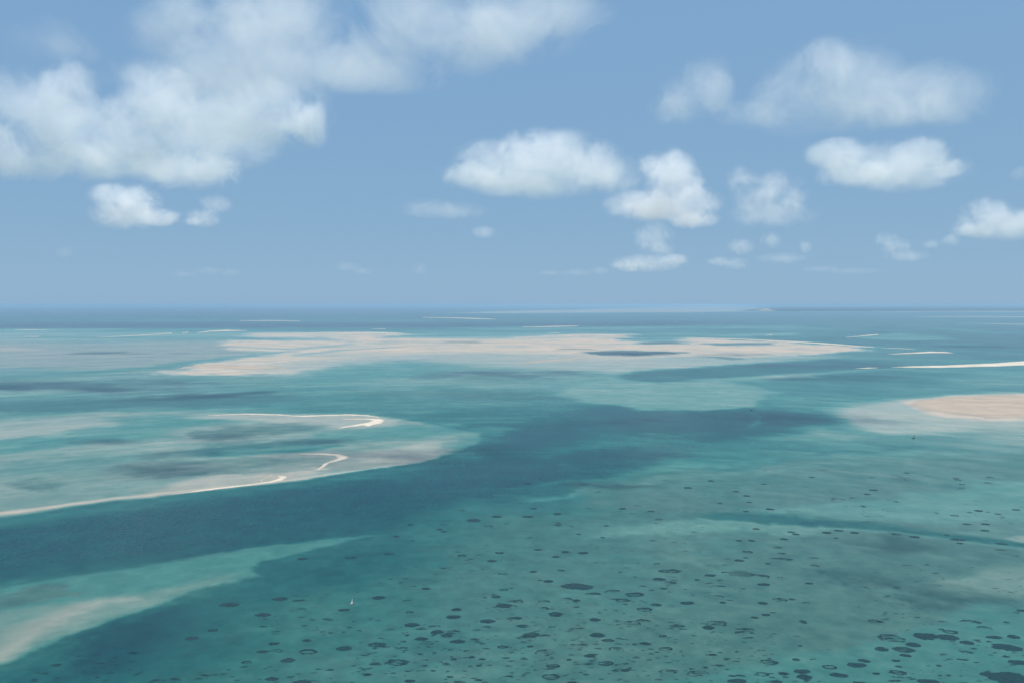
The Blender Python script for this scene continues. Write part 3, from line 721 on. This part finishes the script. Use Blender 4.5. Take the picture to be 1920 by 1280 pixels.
# x, y, half width, half height (photo pixels), shape, strength, tilt, label
BIG = [
 (745,1241,23,6.4,'ring',1,0,'large dark seagrass ring with a pale centre, lowest of the two thick rings'),
 (706,1208,18,5,'ring',1,0,'thick dark seagrass ring with a bright centre at lower left centre'),
 (1082,1099,30,6.5,'solid',1,-4,'largest dark streaked seagrass bed in the middle foreground'),
 (1112,1114,18,4,'arc',.9,0,'crescent seagrass patch just below the largest streaked bed'),
 (1150,1109,17,4.5,'arc',1,-3,'comma-shaped seagrass patch right of the streaked bed'),
 (1191,1114,18,4.4,'ring',1,0,'dark oval seagrass ring beside the comma-shaped patch'),
 (1256,1070,22,4,'ring',1,0,'wide dark double seagrass patch near the right middle foreground'),
 (1236,1085,13,3,'solid',.95,0,'small dense seagrass oval under the wide double patch'),
 (1254,1092,15,3,'faint',1,0,'thin outlined seagrass ring under the small dense oval'),
 (914,1164,16,4,'solid',1,0,'dense dark seagrass oval in the left middle foreground'),
 (820,1184,14,4,'solid',1,0,'darkest seagrass blob in the cluster right of the boat'),
 (838,1191,12,3.6,'ring',1,0,'oval seagrass ring touching the darkest blob'),
 (850,1184,14,3.4,'arc',1,0,'thin seagrass arc capping the cluster right of the boat'),
 (772,1171,16,4,'solid',1,0,'dark seagrass oval with a tail upper left of the cluster'),
 (815,1175,14,3.5,'arc',1,0,'broken seagrass patch above the darkest blob'),
 (790,1197,13,3.8,'solid',.9,3,'smooth grey green seagrass oval left of the cluster'),
 (800,1205,13,4,'faint',.7,0,'faint seagrass disc under the smooth grey oval'),
 (858,1202,15,3.8,'solid',.95,0,'dark seagrass patch with a pointed right tail'),
 (710,1120,14,3.4,'solid',.9,0,'dark seagrass oval right of the white sailed boat'),
 (945,1135,16,4.4,'solid',.9,0,'mottled seagrass patch joined to the arc above it'),
 (968,1128,16,4.4,'arc',1,0,'long seagrass arc over the mottled patch'),
 (1042,1151,15,4.6,'solid',.75,0,'smooth grey seagrass disc in the centre foreground'),
 (996,1189,16,5,'solid',.75,0,'domed mottled seagrass patch in the centre foreground'),
 (982,1195,13,4,'faint',.8,0,'faint ring leaning on the domed mottled patch'),
 (1022,1222,19,5.4,'faint',1,4,'large faint seagrass dome in the lower centre'),
 (1156,1217,17,5,'faint',1,0,'faint outlined seagrass oval lower right of centre'),
 (1037,1248,14,4,'ring',.9,0,'dark domed seagrass oval near the bottom centre'),
 (1033,1268,18,6,'ring',.75,0,'large mottled seagrass ring at the bottom centre'),
 (1186,1169,17,6,'faint',1,0,'left of two overlapping large thin seagrass rings'),
 (1207,1165,17,5,'arc',.9,-2,'right of two overlapping large thin seagrass rings'),
 (1136,1243,16,5,'ring',.75,0,'knotted seagrass ring near the lower centre'),
 (1252,1259,16,5,'faint',1,0,'pale seagrass ring with a sandy middle'),
 (1300,1152,0,0,'faint',1,0,''),
 (1343,1169,22,6,'faint',1,4,'wide faint seagrass loop above the dark oval'),
 (1328,1176,13,3.6,'solid',.8,0,'dark seagrass oval tucked under the wide loop'),
 (1397,1187,22,5,'arc',1,-2,'wide seagrass arc like an eyebrow in the right foreground'),
 (1402,1180,13,4,'faint',.9,0,'small faint ring above the eyebrow arc'),
 (1462,1048,24,3.4,'arc',1,-2,'long flat seagrass arc in the right middle distance'),
 (1425,1080,18,5,'arc',1,-8,'dark hooked seagrass arc beside a pale brown disc'),
 (1390,1075,26,6,'solid',.28,0,'pale brown seagrass disc in the right middle distance'),
 (1432,1095,12,3,'solid',.85,0,'small smooth seagrass oval under the hooked arc'),
 (1332,1078,11,2.6,'solid',1,-3,'small dark seagrass oval left of the pale brown disc'),
 (1362,1073,11,2.0,'arc',1,0,'thin seagrass dash touching the pale brown disc'),
 (1347,1099,14,2.6,'arc',1,0,'thin arched seagrass line above two small rings'),
 (1345,1118,14,3,'arc',.8,0,'broken thin seagrass arc in the right foreground'),
 (1288,1130,14,3.4,'solid',.9,0,'mottled seagrass oval between centre and right'),
 (1462,1124,14,4,'faint',1,0,'thin seagrass ring with a tail to the right'),
 (1442,1241,18,5.6,'ring',.75,-3,'mottled seagrass ring just left of the dark reef ovals'),
 (1310,1263,22,7,'faint',1,0,'large pale outlined disc at the bottom right of centre'),
 (1382,1276,18,5,'solid',1,0,'dark seagrass oval cut by the bottom edge'),
 (1388,1268,14,4,'arc',1,0,'dark curl of seagrass above the oval at the bottom edge'),
 (1430,1263,14,4,'ring',.9,0,'speckled seagrass oval among the dark reef ovals'),
 (1469,1262,11,3.4,'solid',1,0,'small dark reef oval left of the stacked pair'),
 (1504,1258,17,4.6,'solid',1,0,'upper of two stacked dark reef ovals'),
 (1508,1268,16,5,'solid',1,-3,'lower of two stacked dark reef ovals'),
 (1556,1250,14,4.6,'ring',1,-5,'dark reef oval with a ragged pale lower side'),
 (1573,1265,17,5,'solid',1,-4,'dark smooth reef oval near the bottom right'),
 (1606,1246,19,5,'solid',1,-3,'dark reef oval under the small slanting one'),
 (1620,1238,12,3.6,'solid',1,-8,'small slanting dark reef oval'),
 (1653,1216,14,4.4,'solid',1,-2,'dark round reef oval left of the green rimmed pair'),
 (1672,1197,26,9,'faint',1,-4,'large faint seagrass dome with a dark upper rim'),
 (1712,1208,15,4.6,'solid',1,-4,'dark reef oval at the right foot of the large dome'),
 (1694,1217,22,6,'solid',.65,-4,'grey green reef oval between two dark ones'),
 (1698,1228,11,3.4,'solid',.95,-6,'small dark reef oval under the grey green one'),
 (1736,1192,24,7,'solid',.9,-3,'left lobe of the long double dark reef patch'),
 (1776,1194,23,5.4,'solid',1,-5,'right lobe of the long double dark reef patch'),
 (1782,1184,15,4,'ring',1,-3,'small dark reef oval above the double patch'),
 (1818,1166,21,5,'arc',1,-3,'arched dark reef patch with a pale underside'),
 (1847,1177,15,4,'arc',1,-8,'dark bean shaped reef patch below the arched one'),
 (1813,1204,13,4.4,'solid',1,-6,'ragged dark reef patch right of the double one'),
 (1864,1194,16,3.2,'solid',1,0,'flat dark reef patch near the right edge'),
 (1900,1193,13,4,'solid',1,-6,'speckled dark reef patch close to the right edge'),
 (1888,1213,28,7,'solid',1,-4,'broad dark reef bed near the right edge'),
 (1908,1241,18,5,'solid',1,-6,'dark reef oval cut by the right edge'),
 (1900,1272,46,13,'solid',1,-8,'largest dark reef bed in the lower right corner'),
 (1860,1264,24,5,'solid',1,-3,'dark reef finger reaching left from the corner bed'),
 (1684,1260,17,5,'ring',1,-4,'dark reef oval with a lighter middle at the bottom right'),
 (1740,1277,22,5,'solid',1,-3,'dark reef patch cut by the bottom edge at right'),
 (1612,1280,14,4,'solid',1,-3,'dark reef sliver at the bottom edge'),
 (1456,1277,12,3,'solid',1,0,'small dark reef sliver at the bottom edge under the stacked pair'),
 (430,1133,19,4.6,'solid',1,2,'wide dark seagrass oval farthest left on the green slope'),
 (525,1122,15,4,'solid',1,0,'dark seagrass oval upper left of the boat'),
 (493,1152,15,4,'solid',1,1,'dark seagrass oval below and left of two others'),
 (360,1196,14,3.8,'solid',1,2,'dark lone seagrass oval lower left near the sand spit'),
 (399,1181,10,2.8,'ring',1,2,'small ring shaped seagrass patch near the sand spit'),
 (513,1206,11,3,'solid',.9,1,'small mottled seagrass patch above a joined pair'),
 (492,1221,11,3.4,'solid',1,3,'left half of a joined pair of seagrass patches'),
 (517,1220,13,4,'faint',1,2,'right half of a joined pair of seagrass patches'),
 (578,1221,19,5.4,'ring',.9,0,'large seagrass ring with a dark right side at lower left'),
 (540,1237,15,4.4,'solid',1,0,'dark seagrass oval below the large lower left ring'),
 (463,1241,11,3,'ring',.9,0,'small seagrass oval at the lower left'),
 (510,1272,13,4,'solid',.95,0,'ragged dark seagrass patch at the bottom left'),
 (566,1279,20,5,'solid',1,0,'dark seagrass patch cut by the bottom edge at left'),
 (645,1215,16,4.4,'solid',1,-2,'dark pointed seagrass patch left of the thick ring'),
 (645,1143,12,2.8,'solid',1,0,'small dark seagrass patch just below the white sailed boat'),
 (575,1200,9,2.6,'solid',1,0,'small round dark seagrass spot above the large left ring'),
 (567,1047,11,2.2,'solid',.9,0,'dark seagrass dash in the blue green slope'),
 (657,1045,11,2.4,'ring',1,0,'small flat seagrass ring above the boat, left one'),
 (729,1038,9,2.2,'ring',1,0,'small flat seagrass ring above the boat, middle one'),
 (866,1041,9,2.2,'ring',1,0,'small flat seagrass ring above the boat, right one'),
 (922,1051,10,2.4,'solid',1,0,'small dark seagrass oval in the middle slope'),
 (937,1036,9,2.0,'ring',1,0,'small flat ring over the dark middle oval'),
 (1549,1062,0,0,'solid',1,0,''),
 (1796,1011,14,2.6,'solid',1,-4,'dark sharp seagrass oval right of the groove'),
 (1878,1019,12,1.8,'solid',1,-4,'thin dark seagrass dash at the right end of the groove'),
 (1876,1031,11,1.8,'arc',1,-6,'thin seagrass arc under the dash near the right edge'),
]
MORE = [ # x, y, half width: plain spots
 (799,1103,9),(757,1084,7),(750,1119,0),(764,1126,9),(768,1147,8),(856,1142,11),(930,1118,10),(945,1105,9),(1028,1089,11),(1020,1128,13),(1063,1123,12),
 (850,1156,15),(970,1158,10),(980,1173,12),(894,1181,8),(757,1214,8),(756,1202,6),(943,1212,11),(900,1222,0),(873,1233,7),(885,1231,7),(904,1235,7),(837,1244,8),(898,1247,6),
 (851,1235,7),(675,1252,6),(688,1265,6),(768,1276,11),(898,1274,7),(952,1269,11),(994,1211,7),(1035,1175,7),(1120,1190,16),(1140,1200,12),(1116,1161,12),(1209,1142,15),(1230,1133,11),
 (1168,1125,14),(1204,1099,9),(1243,1192,8),(1210,1206,11),(1248,1216,14),(1190,1207,6),(1106,1229,11),(1160,1247,9),(1105,1244,9),(1067,1236,6),(1035,1235,5),(1172,1256,9),(1073,1280,13),
 (1234,1274,7),(1020,1140,10),(1081,1125,8),(1013,1087,5),(1000,1071,8),(1052,1069,8),(1163,1072,5),(1189,1082,6),(925,1114,5),(672,1182,6),(692,1240,0),(780,1242,5),
 (1402,1034,10),(1399,1046,7),(1458,1026,9),(1465,1037,8),(1386,1050,10),(1386,1013,7),(1410,1013,6),(1470,1010,8),(1495,1062,0),(1525,1046,11),(1528,1060,9),(1517,1093,8),(1466,1083,9),
 (1440,1056,6),(1290,1018,0),(1485,1123,7),(1430,1130,10),(1436,1152,9),(1449,1148,5),(1415,1157,8),(1505,1164,7),(1508,1167,6),(1355,1129,7),(1307,1086,5),(1350,1087,6),(1512,1130,8),
 (1493,1236,9),(1526,1236,7),(1553,1218,5),(1495,1193,7),(1500,1210,5),(1651,1165,7),(1640,1164,14),(1765,1179,6),(1887,1166,6),(1915,1144,9),(1905,1148,7),(1771,1227,8),(1798,1235,5),(1760,1247,6),
 (1680,1238,9),(1685,1249,7),(1643,1262,8),(1854,1202,5),(1865,1224,6),(1837,1276,5),(1680,1001,9),(1715,1006,10),(1800,1018,7),(1905,1042,5),(1755,1195,0),
 (1550,998,10),(1540,1004,0),(1573,994,9),(1622,1004,0),(1476,1019,0),(1484,997,8),(1492,1001,8),(1567,1008,6),(1602,998,9),(1600,998,0),
 (1045,963,9),(1102,953,6),(1167,953,8),(1195,948,6),(1221,958,7),(1236,973,7),(1046,984,8),(1068,987,7),(1137,985,6),(1224,1013,6),(1302,997,6),(1418,991,8),(1409,1013,7),(1281,1018,6),(1287,1033,6),
 (1060,1034,9),(1093,1036,11),(1042,1043,8),(1009,1030,8),(824,992,7),(833,983,10),(888,975,14),(931,968,10),(916,986,9),(950,981,5),(990,968,11),(1001,953,7),(926,950,5),(973,943,4),
 (770,983,7),(762,983,0),(743,1005,7),(774,1013,5),(993,1008,6),(1085,1001,5),(1047,980,5),(1130,1007,5),(1233,1057,8),(1160,1036,0),(716,955,0),(832,996,6),(866,957,7),(990,906,8),(1125,880,0),
 (1101,908,6),(1118,923,7),(1122,921,6),(1247,900,6),(1333,901,7),(1290,914,9),(1380,921,7),(1400,929,8),(1405,941,6),(1350,943,5),(1323,928,5),(1444,954,9),(1399,958,6),(1433,907,6),(1434,882,5),
 (1543,881,8),(1522,894,6),(1636,895,7),(1700,886,6),(1796,899,7),(1803,915,7),(1792,896,6),(1855,905,9),(1856,894,7),(1806,908,8),(1638,918,9),(1626,926,7),(1577,936,7),(1563,934,6),(1599,933,6),(1563,938,5),
 (1655,946,0),(1620,949,5),(1616,948,5),(1752,938,0),(1680,940,5),(1835,957,9),(1871,963,6),(1790,966,8),(1855,960,7),(1905,955,8),(1818,960,5),(1756,961,4),(1848,982,8),(1813,982,8),(1895,982,6),(1847,994,8),(1775,1002,5),
]
def place(x, y, hw, hh, shape, strength, tilt, label, group):
    me = random.choice(protos[shape])
    cx, cyy, cz = (float(t) for t in ground(np.array(float(x)), np.array(float(y))))
    ex = ground(np.array(float(x) + 1), np.array(float(y)))[0] - cx
    ey = cyy - float(ground(np.array(float(x)), np.array(y + 1.0))[1])
    o = bpy.data.objects.new('seagrass_patch', me)
    o.location = (cx, cyy, cz + .04 + place.n * .0006)
    place.n += 1
    flip = random.choice((-1, 1)) if shape in ('solid',) else 1
    o.scale = (hw * float(ex), hh * ey * flip if flip > 0 else hh * ey, 1)
    o.rotation_euler = (0, 0, math.radians(tilt * 1.6))
    o.color = (strength, 0, 0, 1)
    COL.objects.link(o)
    tag(o, label, 'seagrass', group)
    return o
place.n = 0
G = 'seagrass patches on the pale lagoon floor'
for x, y, hw, hh, s, st, tl, lab in BIG:
    if hw: place(x, y, hw, hh, s, st, tl, lab, G)
def zone_word(x, y):
    if y < 930: return 'far flats beyond the groove' if x > 1250 else 'shallows beside the deep channel'
    if y < 1060: return 'middle distance near the blue groove' if x > 1300 else 'middle distance of the green slope'
    if x < 820: return 'green slope around the white sailed boat'
    if x < 1290: return 'centre foreground shallows'
    return 'right foreground shallows'
for x, y, hw in MORE:
    if not hw: continue
    s = random.choices(('solid', 'ring', 'arc', 'faint'), (5, 2, 2.2, 1.0))[0]
    hh = hw * (.19 + .12 * (y - 900) / 380)
    size = 'tiny' if hw < 7 else 'small'
    form = {'solid': 'dark seagrass spot', 'ring': 'open seagrass ring', 'arc': 'seagrass crescent', 'faint': 'faint thin seagrass ring'}[s]
    place(x, y, hw, max(hh, 1.1), s, random.uniform(.7, 1), random.uniform(-3, 2), f'{size} {form} in the {zone_word(x, y)}', f'{size} {form}s in the {zone_word(x, y)}')

# speckle of tiny growth nobody could count
def speckle():
    r_ = np.random.default_rng(5)
    n = 1400
    vs_ = 905 + 375 * r_.random(n * 3) ** .8
    us_ = r_.random(n * 3) * 2100 - 60
    x, y, z = ground(us_, vs_)
    dist = np.hypot(x, y); cl = fbm(x / 160, y / 160, 3, 91)
    edge = 905 + (1300 - us_) * .28
    ok = (cl > -.02) & (vs_ > np.where(us_ < 1300, np.maximum(edge, 880 + (1000 - us_) * .34), 880)) & ~((us_ < 640) & (vs_ < 1110))
    g = (vs_ > 958) & (vs_ < 1030) & (np.abs(vs_ - (968 + (us_ - 1335) * .09)) < 10) & (us_ > 1330)
    ok &= ~g
    x, y, z = x[ok][:n], y[ok][:n], z[ok][:n]
    co, fa, cv = [], [], []
    for i in range(len(x)):
        rr = r_.gamma(2.0, .8) + 1.0
        k = 7
        b0 = len(co)
        co.append((x[i], y[i], z[i] + .03)); cv.append(.9)
        e = r_.uniform(.5, 1.0); ph = r_.uniform(0, 6.3)
        for j in range(k):
            t = ph + j * 2 * math.pi / k
            q = rr * r_.uniform(.6, 1.3)
            co.append((x[i] + 1.5 * q * math.cos(t), y[i] + e * q * math.sin(t), z[i] + .03)); cv.append(.45)
        for j in range(k): fa.append((b0, b0 + 1 + j, b0 + 1 + (j + 1) % k))
    me = bpy.data.meshes.new('seagrass_specks'); me.from_pydata(co, [], fa)
    set_attr(me, 'cover', np.array(cv)); me.materials.append(M_GRASS)
    o = bpy.data.objects.new('seagrass_specks', me); o.color = (.55, 0, 0, 1); COL.objects.link(o)
    tag(o, 'scattered dark specks of seagrass over the lagoon floor', 'seagrass', kind='stuff')
speckle()

# ------------------------------------------------------------------ boats
M_WOOD = plain('weathered_wood', (0.20, 0.15, 0.11), .8, (0.33, 0.27, 0.22))
M_DARKWOOD = plain('dark_wood', (0.035, 0.03, 0.028), .8)
M_SAIL = plain('white_sailcloth', (0.80, 0.80, 0.76), .8, (0.66, 0.66, 0.62), 1.2)
M_DARKSAIL = plain('dark_sailcloth', (0.07, 0.075, 0.065), .8, (0.12, 0.12, 0.10), 1.2)
M_PALESAIL = plain('patched_pale_sailcloth', (0.58, 0.52, 0.46), .8, (0.42, 0.38, 0.35), 1.2)

def tube(bm, a, b, r0, r1, seg=8):
    a, b = Vector(a), Vector(b)
    q = (b - a).to_track_quat('Z', 'Y')
    rings = []
    for p, r in ((a, r0), (b, r1)):
        rings.append([bm.verts.new(p + q @ Vector((r * math.cos(t * 2 * math.pi / seg), r * math.sin(t * 2 * math.pi / seg), 0))) for t in range(seg)])
    for j in range(seg): bm.faces.new((rings[0][j], rings[0][(j + 1) % seg], rings[1][(j + 1) % seg], rings[1][j]))
    bm.faces.new(rings[0][::-1]); bm.faces.new(rings[1])

def part(name, bm, mat, parent):
    me = bpy.data.meshes.new(name); bmesh.ops.recalc_face_normals(bm, faces=bm.faces); bm.to_mesh(me); bm.free()
    me.materials.append(mat)
    o = bpy.data.objects.new(name, me); o.parent = parent; COL.objects.link(o)
    return o

def dhow(x, y, heading, L, sail_mat, hull_mat, label, lean=0.0, fill=.35, sail_turn=25):
    gx, gy, gz = (float(t) for t in ground(np.array(float(x)), np.array(float(y))))
    root = bpy.data.objects.new('sailing_boat', None); COL.objects.link(root)
    root.location = (gx, gy, gz); root.rotation_euler = (0, 0, math.radians(heading))
    tag(root, label, 'sailing boat')
    # hull: bow towards +x
    bm = bmesh.new(); secs = []
    N, K = 13, 9
    for i in range(N):
        t = i / (N - 1); sx = (t - .5) * L
        beam = .155 * L * (math.sin(math.pi * min(1, .12 + t * .94)) ** .75)
        if t > .97: beam = .01 * L
        sheer = .095 * L + .07 * L * (2 * t - 1) ** 2 + (.03 * L if t > .9 else 0)
        keel = -.06 * L + .05 * L * max(0, (t - .75) / .25) ** 2 * 2
        rowv = []
        for k in range(K):
            s = k / (K - 1) * 2 - 1
            rowv.append(bm.verts.new((sx + (.05 * L * (1 - abs(s)) * -1 if t > .9 else 0), beam * (abs(s) ** .6) * (1 if s > 0 else -1), keel + (sheer - keel) * abs(s) ** 1.8)))
        secs.append(rowv)
    for i in range(N - 1):
        for k in range(K - 1): bm.faces.new((secs[i][k], secs[i + 1][k], secs[i + 1][k + 1], secs[i][k + 1]))
    bm.faces.new(secs[0]); bm.faces.new(secs[-1][::-1])
    hull = part('hull', bm, hull_mat, root)
    sol = hull.modifiers.new('thickness', 'SOLIDIFY'); sol.thickness = .012 * L
    bm = bmesh.new()      # inner deck
    ring = []
    for side in (1, -1):
        rr = range(1, N - 1) if side > 0 else range(N - 2, 0, -1)
        for i in rr:
            t = i / (N - 1)
            ring.append(bm.verts.new(((t - .5) * L, side * .13 * L * math.sin(math.pi * min(1, .12 + t * .94)) ** .75, .055 * L)))
    bm.faces.new(ring)
    part('deck', bm, M_WOOD, root)
    for t in (-.28, -.05, .22):
        bm = bmesh.new()
        bmesh.ops.create_cube(bm, size=1)
        for v in bm.verts: v.co = Vector((v.co.x * .04 * L + t * L, v.co.y * .26 * L, v.co.z * .012 * L + .085 * L))
        part('thwart', bm, M_WOOD, root)
    bm = bmesh.new()
    for s in (0,):
        for z0, z1, w in ((-.05, .12, .05),):
            vs = [bm.verts.new((-.5 * L - dx, dy, z)) for dx in (0, w * L) for dy in (-.006 * L, .006 * L) for z in (z0 * L, z1 * L)]
            for f in ((0,1,3,2),(4,6,7,5),(0,4,5,1),(2,3,7,6),(1,5,7,3),(0,2,6,4)): bm.faces.new([vs[i] for i in f])
    part('rudder', bm, hull_mat, root)
    mx = .08 * L
    top = Vector((mx + .05 * L, 0, .86 * L))
    bm = bmesh.new(); tube(bm, (mx, 0, .02 * L), top, .014 * L, .009 * L); part('mast', bm, M_WOOD, root)
    # lateen yard and triangular sail turned out to leeward
    a = math.radians(sail_turn)
    def turn(p):
        p = Vector(p) - Vector((mx, 0, 0))
        return Vector((mx + p.x * math.cos(a) - p.y * math.sin(a), p.x * math.sin(a) + p.y * math.cos(a), p.z))
    low, peak = turn((.50 * L, 0, .13 * L)), turn((-.32 * L, 0, 1.28 * L))
    clew = turn((-.46 * L, 0, .16 * L))
    bm = bmesh.new(); tube(bm, low, peak, .011 * L, .006 * L); part('yard', bm, M_WOOD, root)
    bm = bmesh.new(); n = 10; g = {}
    nrm = (peak - low).cross(clew - low).normalized()
    for i in range(n + 1):
        for j in range(n + 1 - i):
            k = n - i - j
            w = (i * peak + j * low + k * clew) / n
            belly = 27 * (i / n) * (j / n) * (k / n) + .6 * (k / n) * (i / n)
            g[i, j] = bm.verts.new(w + nrm * belly * fill * .18 * L)
    for i in range(n):
        for j in range(n - i):
            bm.faces.new((g[i, j], g[i + 1, j], g[i, j + 1]))
            if (i + 1, j + 1) in g and i + j < n - 1: bm.faces.new((g[i + 1, j], g[i + 1, j + 1], g[i, j + 1]))
    s = part('sail', bm, sail_mat, root)
    sol = s.modifiers.new('thickness', 'SOLIDIFY'); sol.thickness = .02
    for tgt in (clew,):
        bm = bmesh.new(); tube(bm, tgt, (-.45 * L, 0, .14 * L), .004 * L, .004 * L, 5); part('rope', bm, M_WOOD, root)
    return root

dhow(659.5, 1132.5, 198, 7.8, M_SAIL, M_WOOD, 'small white sailed wooden boat on the green slope among seagrass spots', sail_turn=48, fill=.3)
dhow(1713.0, 821.5, 12, 14.0, M_DARKSAIL, M_DARKWOOD, 'dark hulled boat with a dark upright sail on the pale right shallows', sail_turn=62)
dhow(1409.5, 768.0, 20, 13.0, M_PALESAIL, M_DARKWOOD, 'small far boat with a pale sail near the mouth of the inlet', sail_turn=22)
dhow(1398.8, 694.5, 60, 9.0, M_DARKSAIL, M_DARKWOOD, 'tiny dark boat speck, farthest of the boats, on the second channel', sail_turn=40)

# ------------------------------------------------------------------ clouds
BASE = 1260.0
puff_me = bpy.data.meshes.new('puff')
bm = bmesh.new(); bmesh.ops.create_icosphere(bm, subdivisions=3, radius=1.0); bm.to_mesh(puff_me); bm.free()
puff_me.materials.append(M_CLOUD)
def cloud(label, base_row, puffs, thick=2.5, depth=1.0, soft=None, spread=.18):
    dx, dy, dz = ray(960.0, float(base_row))
    dist = (BASE - H) / (dz / dy)
    mu = sum(p[0] for p in puffs) / len(puffs)
    rx, ry, rz = ray(float(mu), float(base_row))
    root = bpy.data.objects.new('cloud', None); COL.objects.link(root)
    root.location = (rx / ry * dist, dist, BASE)
    tag(root, label, 'cloud')
    k = dist / F
    span = max(p[0] + p[2] for p in puffs) - min(p[0] - p[2] for p in puffs)
    for (x, y, hw, hh) in puffs:
        ex, ey, ez = ray(float(x), float(y))
        yy = dist + random.uniform(-1, 1) * min(spread * span, spread * 6 * hw) * k
        o = bpy.data.objects.new('puff', puff_me)
        loc = Vector((ex / ey * yy, yy, H + ez / ey * yy))
        o.location = loc - root.location
        g = 1.4
        dr = max(hw, hh) * depth * k * g
        o.scale = (hw * k * g, dr, hh * k * g)
        o.rotation_euler = (0, 0, random.uniform(-.3, .3))
        o.parent = root
        o.color = (.62 * thick / (2 * dr), soft or (1.2 if thick < 1.9 else .78), 0, 1)
        COL.objects.link(o)
    return root

cloud('broad thin grey veil of cloud across the top, left of centre', 150, [(330,40,95,60),(430,95,130,60),(560,60,130,80),(600,125,120,40),(720,80,110,60),(850,60,140,65),(950,45,120,60),(1040,15,90,45),(760,10,90,50),(480,20,90,50),(380,150,150,30),(700,140,120,26)], 1.9, depth=.5, soft=1.1, spread=.26)
cloud('towering ragged white cloud bank filling the left side', 322, [(130,165,52,48),(50,215,85,75),(15,285,85,50),(170,245,110,75),(295,185,75,60),(330,240,110,70),(430,205,100,60),(520,215,85,55),(565,235,42,42),(120,300,130,38),(400,270,110,42),(250,300,90,36)], 2.1, depth=.6, soft=.9, spread=.22)
cloud('rounded lower puff hanging under the left cloud bank', 348, [(350,318,85,30),(400,315,48,32),(310,325,50,24)], 2.0)
cloud('small bright ragged cloud under the left bank', 430, [(210,372,36,24),(262,378,34,26),(232,402,52,24),(300,408,34,14)], 2.8)
cloud('small wispy cloud right of the small bright ragged one', 428, [(403,383,26,15),(382,408,26,16),(358,416,18,8)], 1.6)
cloud('faint round haze puff in the top left corner', 112, [(90,78,70,34),(130,92,50,20)], .6)
cloud('large smooth domed white cloud right of centre', 368, [(1000,280,55,34),(930,305,65,38),(885,328,50,24),(1060,290,60,36),(1010,330,120,32),(1115,315,55,42),(960,345,80,18)], 2.6)
cloud('thin grey wing trailing right off the domed cloud', 372, [(1165,325,50,30),(1140,345,50,22)], .8)
cloud('bright upright tower-shaped cloud with a wide foot', 428, [(1250,312,44,28),(1262,345,48,34),(1200,385,58,24),(1280,382,60,30),(1300,412,42,14),(1225,392,60,20)], 3.2)
cloud('soft dim cloud right of the tower cloud', 425, [(1390,338,32,22),(1450,350,46,26),(1450,402,70,22),(1482,375,34,26),(1420,370,40,22)], 1.7)
cloud('soft grey cloud, upper left member of the upper right pair', 232, [(1320,148,46,38),(1285,188,58,38),(1260,205,40,26),(1345,175,30,36)], 1.35)
cloud('long grey white cloud spread over the upper right', 238, [(1545,120,50,40),(1500,165,80,50),(1610,150,80,58),(1700,165,85,50),(1780,180,75,42),(1430,212,80,22),(1560,208,140,28),(1680,205,90,26)], 1.6, soft=1.1)
cloud('flat based white cloud at the right middle', 357, [(1565,288,44,26),(1640,312,80,34),(1722,292,46,30),(1700,325,90,28),(1772,315,30,16),(1600,325,60,24)], 2.6)
cloud('white cloud touching the right edge low in the sky', 448, [(1850,398,42,24),(1880,424,70,22),(1925,418,50,26),(1830,430,32,14)], 2.4)
cloud('pale cloud fragment at the right edge above the low one', 345, [(1915,325,18,14)], 1.2)
cloud('small ragged cloud leaning right above the far coast', 490, [(1662,448,22,12),(1680,462,24,14),(1700,480,36,10)], 1.6)
cloud('tiny puff left of the low right edge cloud', 462, [(1784,450,15,12)], 1.4)
cloud('tiny flat cloud fragment between two small right clouds', 464, [(1746,458,16,8)], 1.2)
cloud('faint upright cloud under the tower cloud', 478, [(1225,442,34,24),(1232,466,28,14)], 1.8)
cloud('flat ragged cloud low under the tower cloud', 510, [(1215,493,60,15),(1180,498,30,10),(1265,487,24,10)], 2.0)
cloud('small dim cloud under the soft dim one', 474, [(1390,462,25,14)], 1.6)
cloud('low faint cloud streak above the horizon, right of centre', 504, [(1375,494,26,10),(1345,490,20,8)], 1.5)
cloud('faint flat cloud band under the soft dim cloud', 496, [(1465,484,42,9),(1512,462,12,12),(1445,450,16,14)], 1.4)
cloud('tiny lone cloud puff below the domed cloud', 446, [(907,436,20,10)], 1.2)
cloud('faint smear of cloud left below the domed cloud', 410, [(800,390,50,16),(860,396,50,14)], .9)
cloud('barely visible low puff near the middle horizon', 515, [(788,504,14,11)], .7)
cloud('barely visible low cloud row left of the middle horizon', 512, [(650,500,28,8),(680,508,20,6)], .6)
cloud('barely visible low cloud row at the left horizon', 518, [(390,508,26,8),(430,510,18,7),(345,514,22,6)], .5)
cloud('faint low streak just over the distant coast', 516, [(1600,508,50,6),(1540,504,34,6)], .7)
cloud('faint broken low cloud row left of the tower cloud foot', 520, [(1080,511,30,6),(1125,507,22,7),(1030,512,20,5)], .7)
cloud('barely visible wisp low at the far left', 488, [(125,473,16,12)], .4)

# ------------------------------------------------------------------ haze
def haze():
    m, n, l = new_mat('sea_haze')
    pv = n.new('ShaderNodeVolumePrincipled')
    pv.inputs['Color'].default_value = (0.45, 0.66, 0.85, 1)
    pv.inputs['Density'].default_value = 1.6e-5
    pv.inputs['Anisotropy'].default_value = 0.1
    o = n.new('ShaderNodeOutputMaterial'); l.new(pv.outputs[0], o.inputs['Volume'])
    bm = bmesh.new(); bmesh.ops.create_cube(bm, size=1)
    S, zt, zb = 510000.0, 508.0, -2.0
    for v in bm.verts: v.co = Vector((v.co.x * S, v.co.y * S, zt if v.co.z > 0 else zb))
    me = bpy.data.meshes.new('haze'); bm.to_mesh(me); bm.free(); me.materials.append(m)
    o = bpy.data.objects.new('haze', me); COL.objects.link(o); tag(o, kind='stuff')
haze()
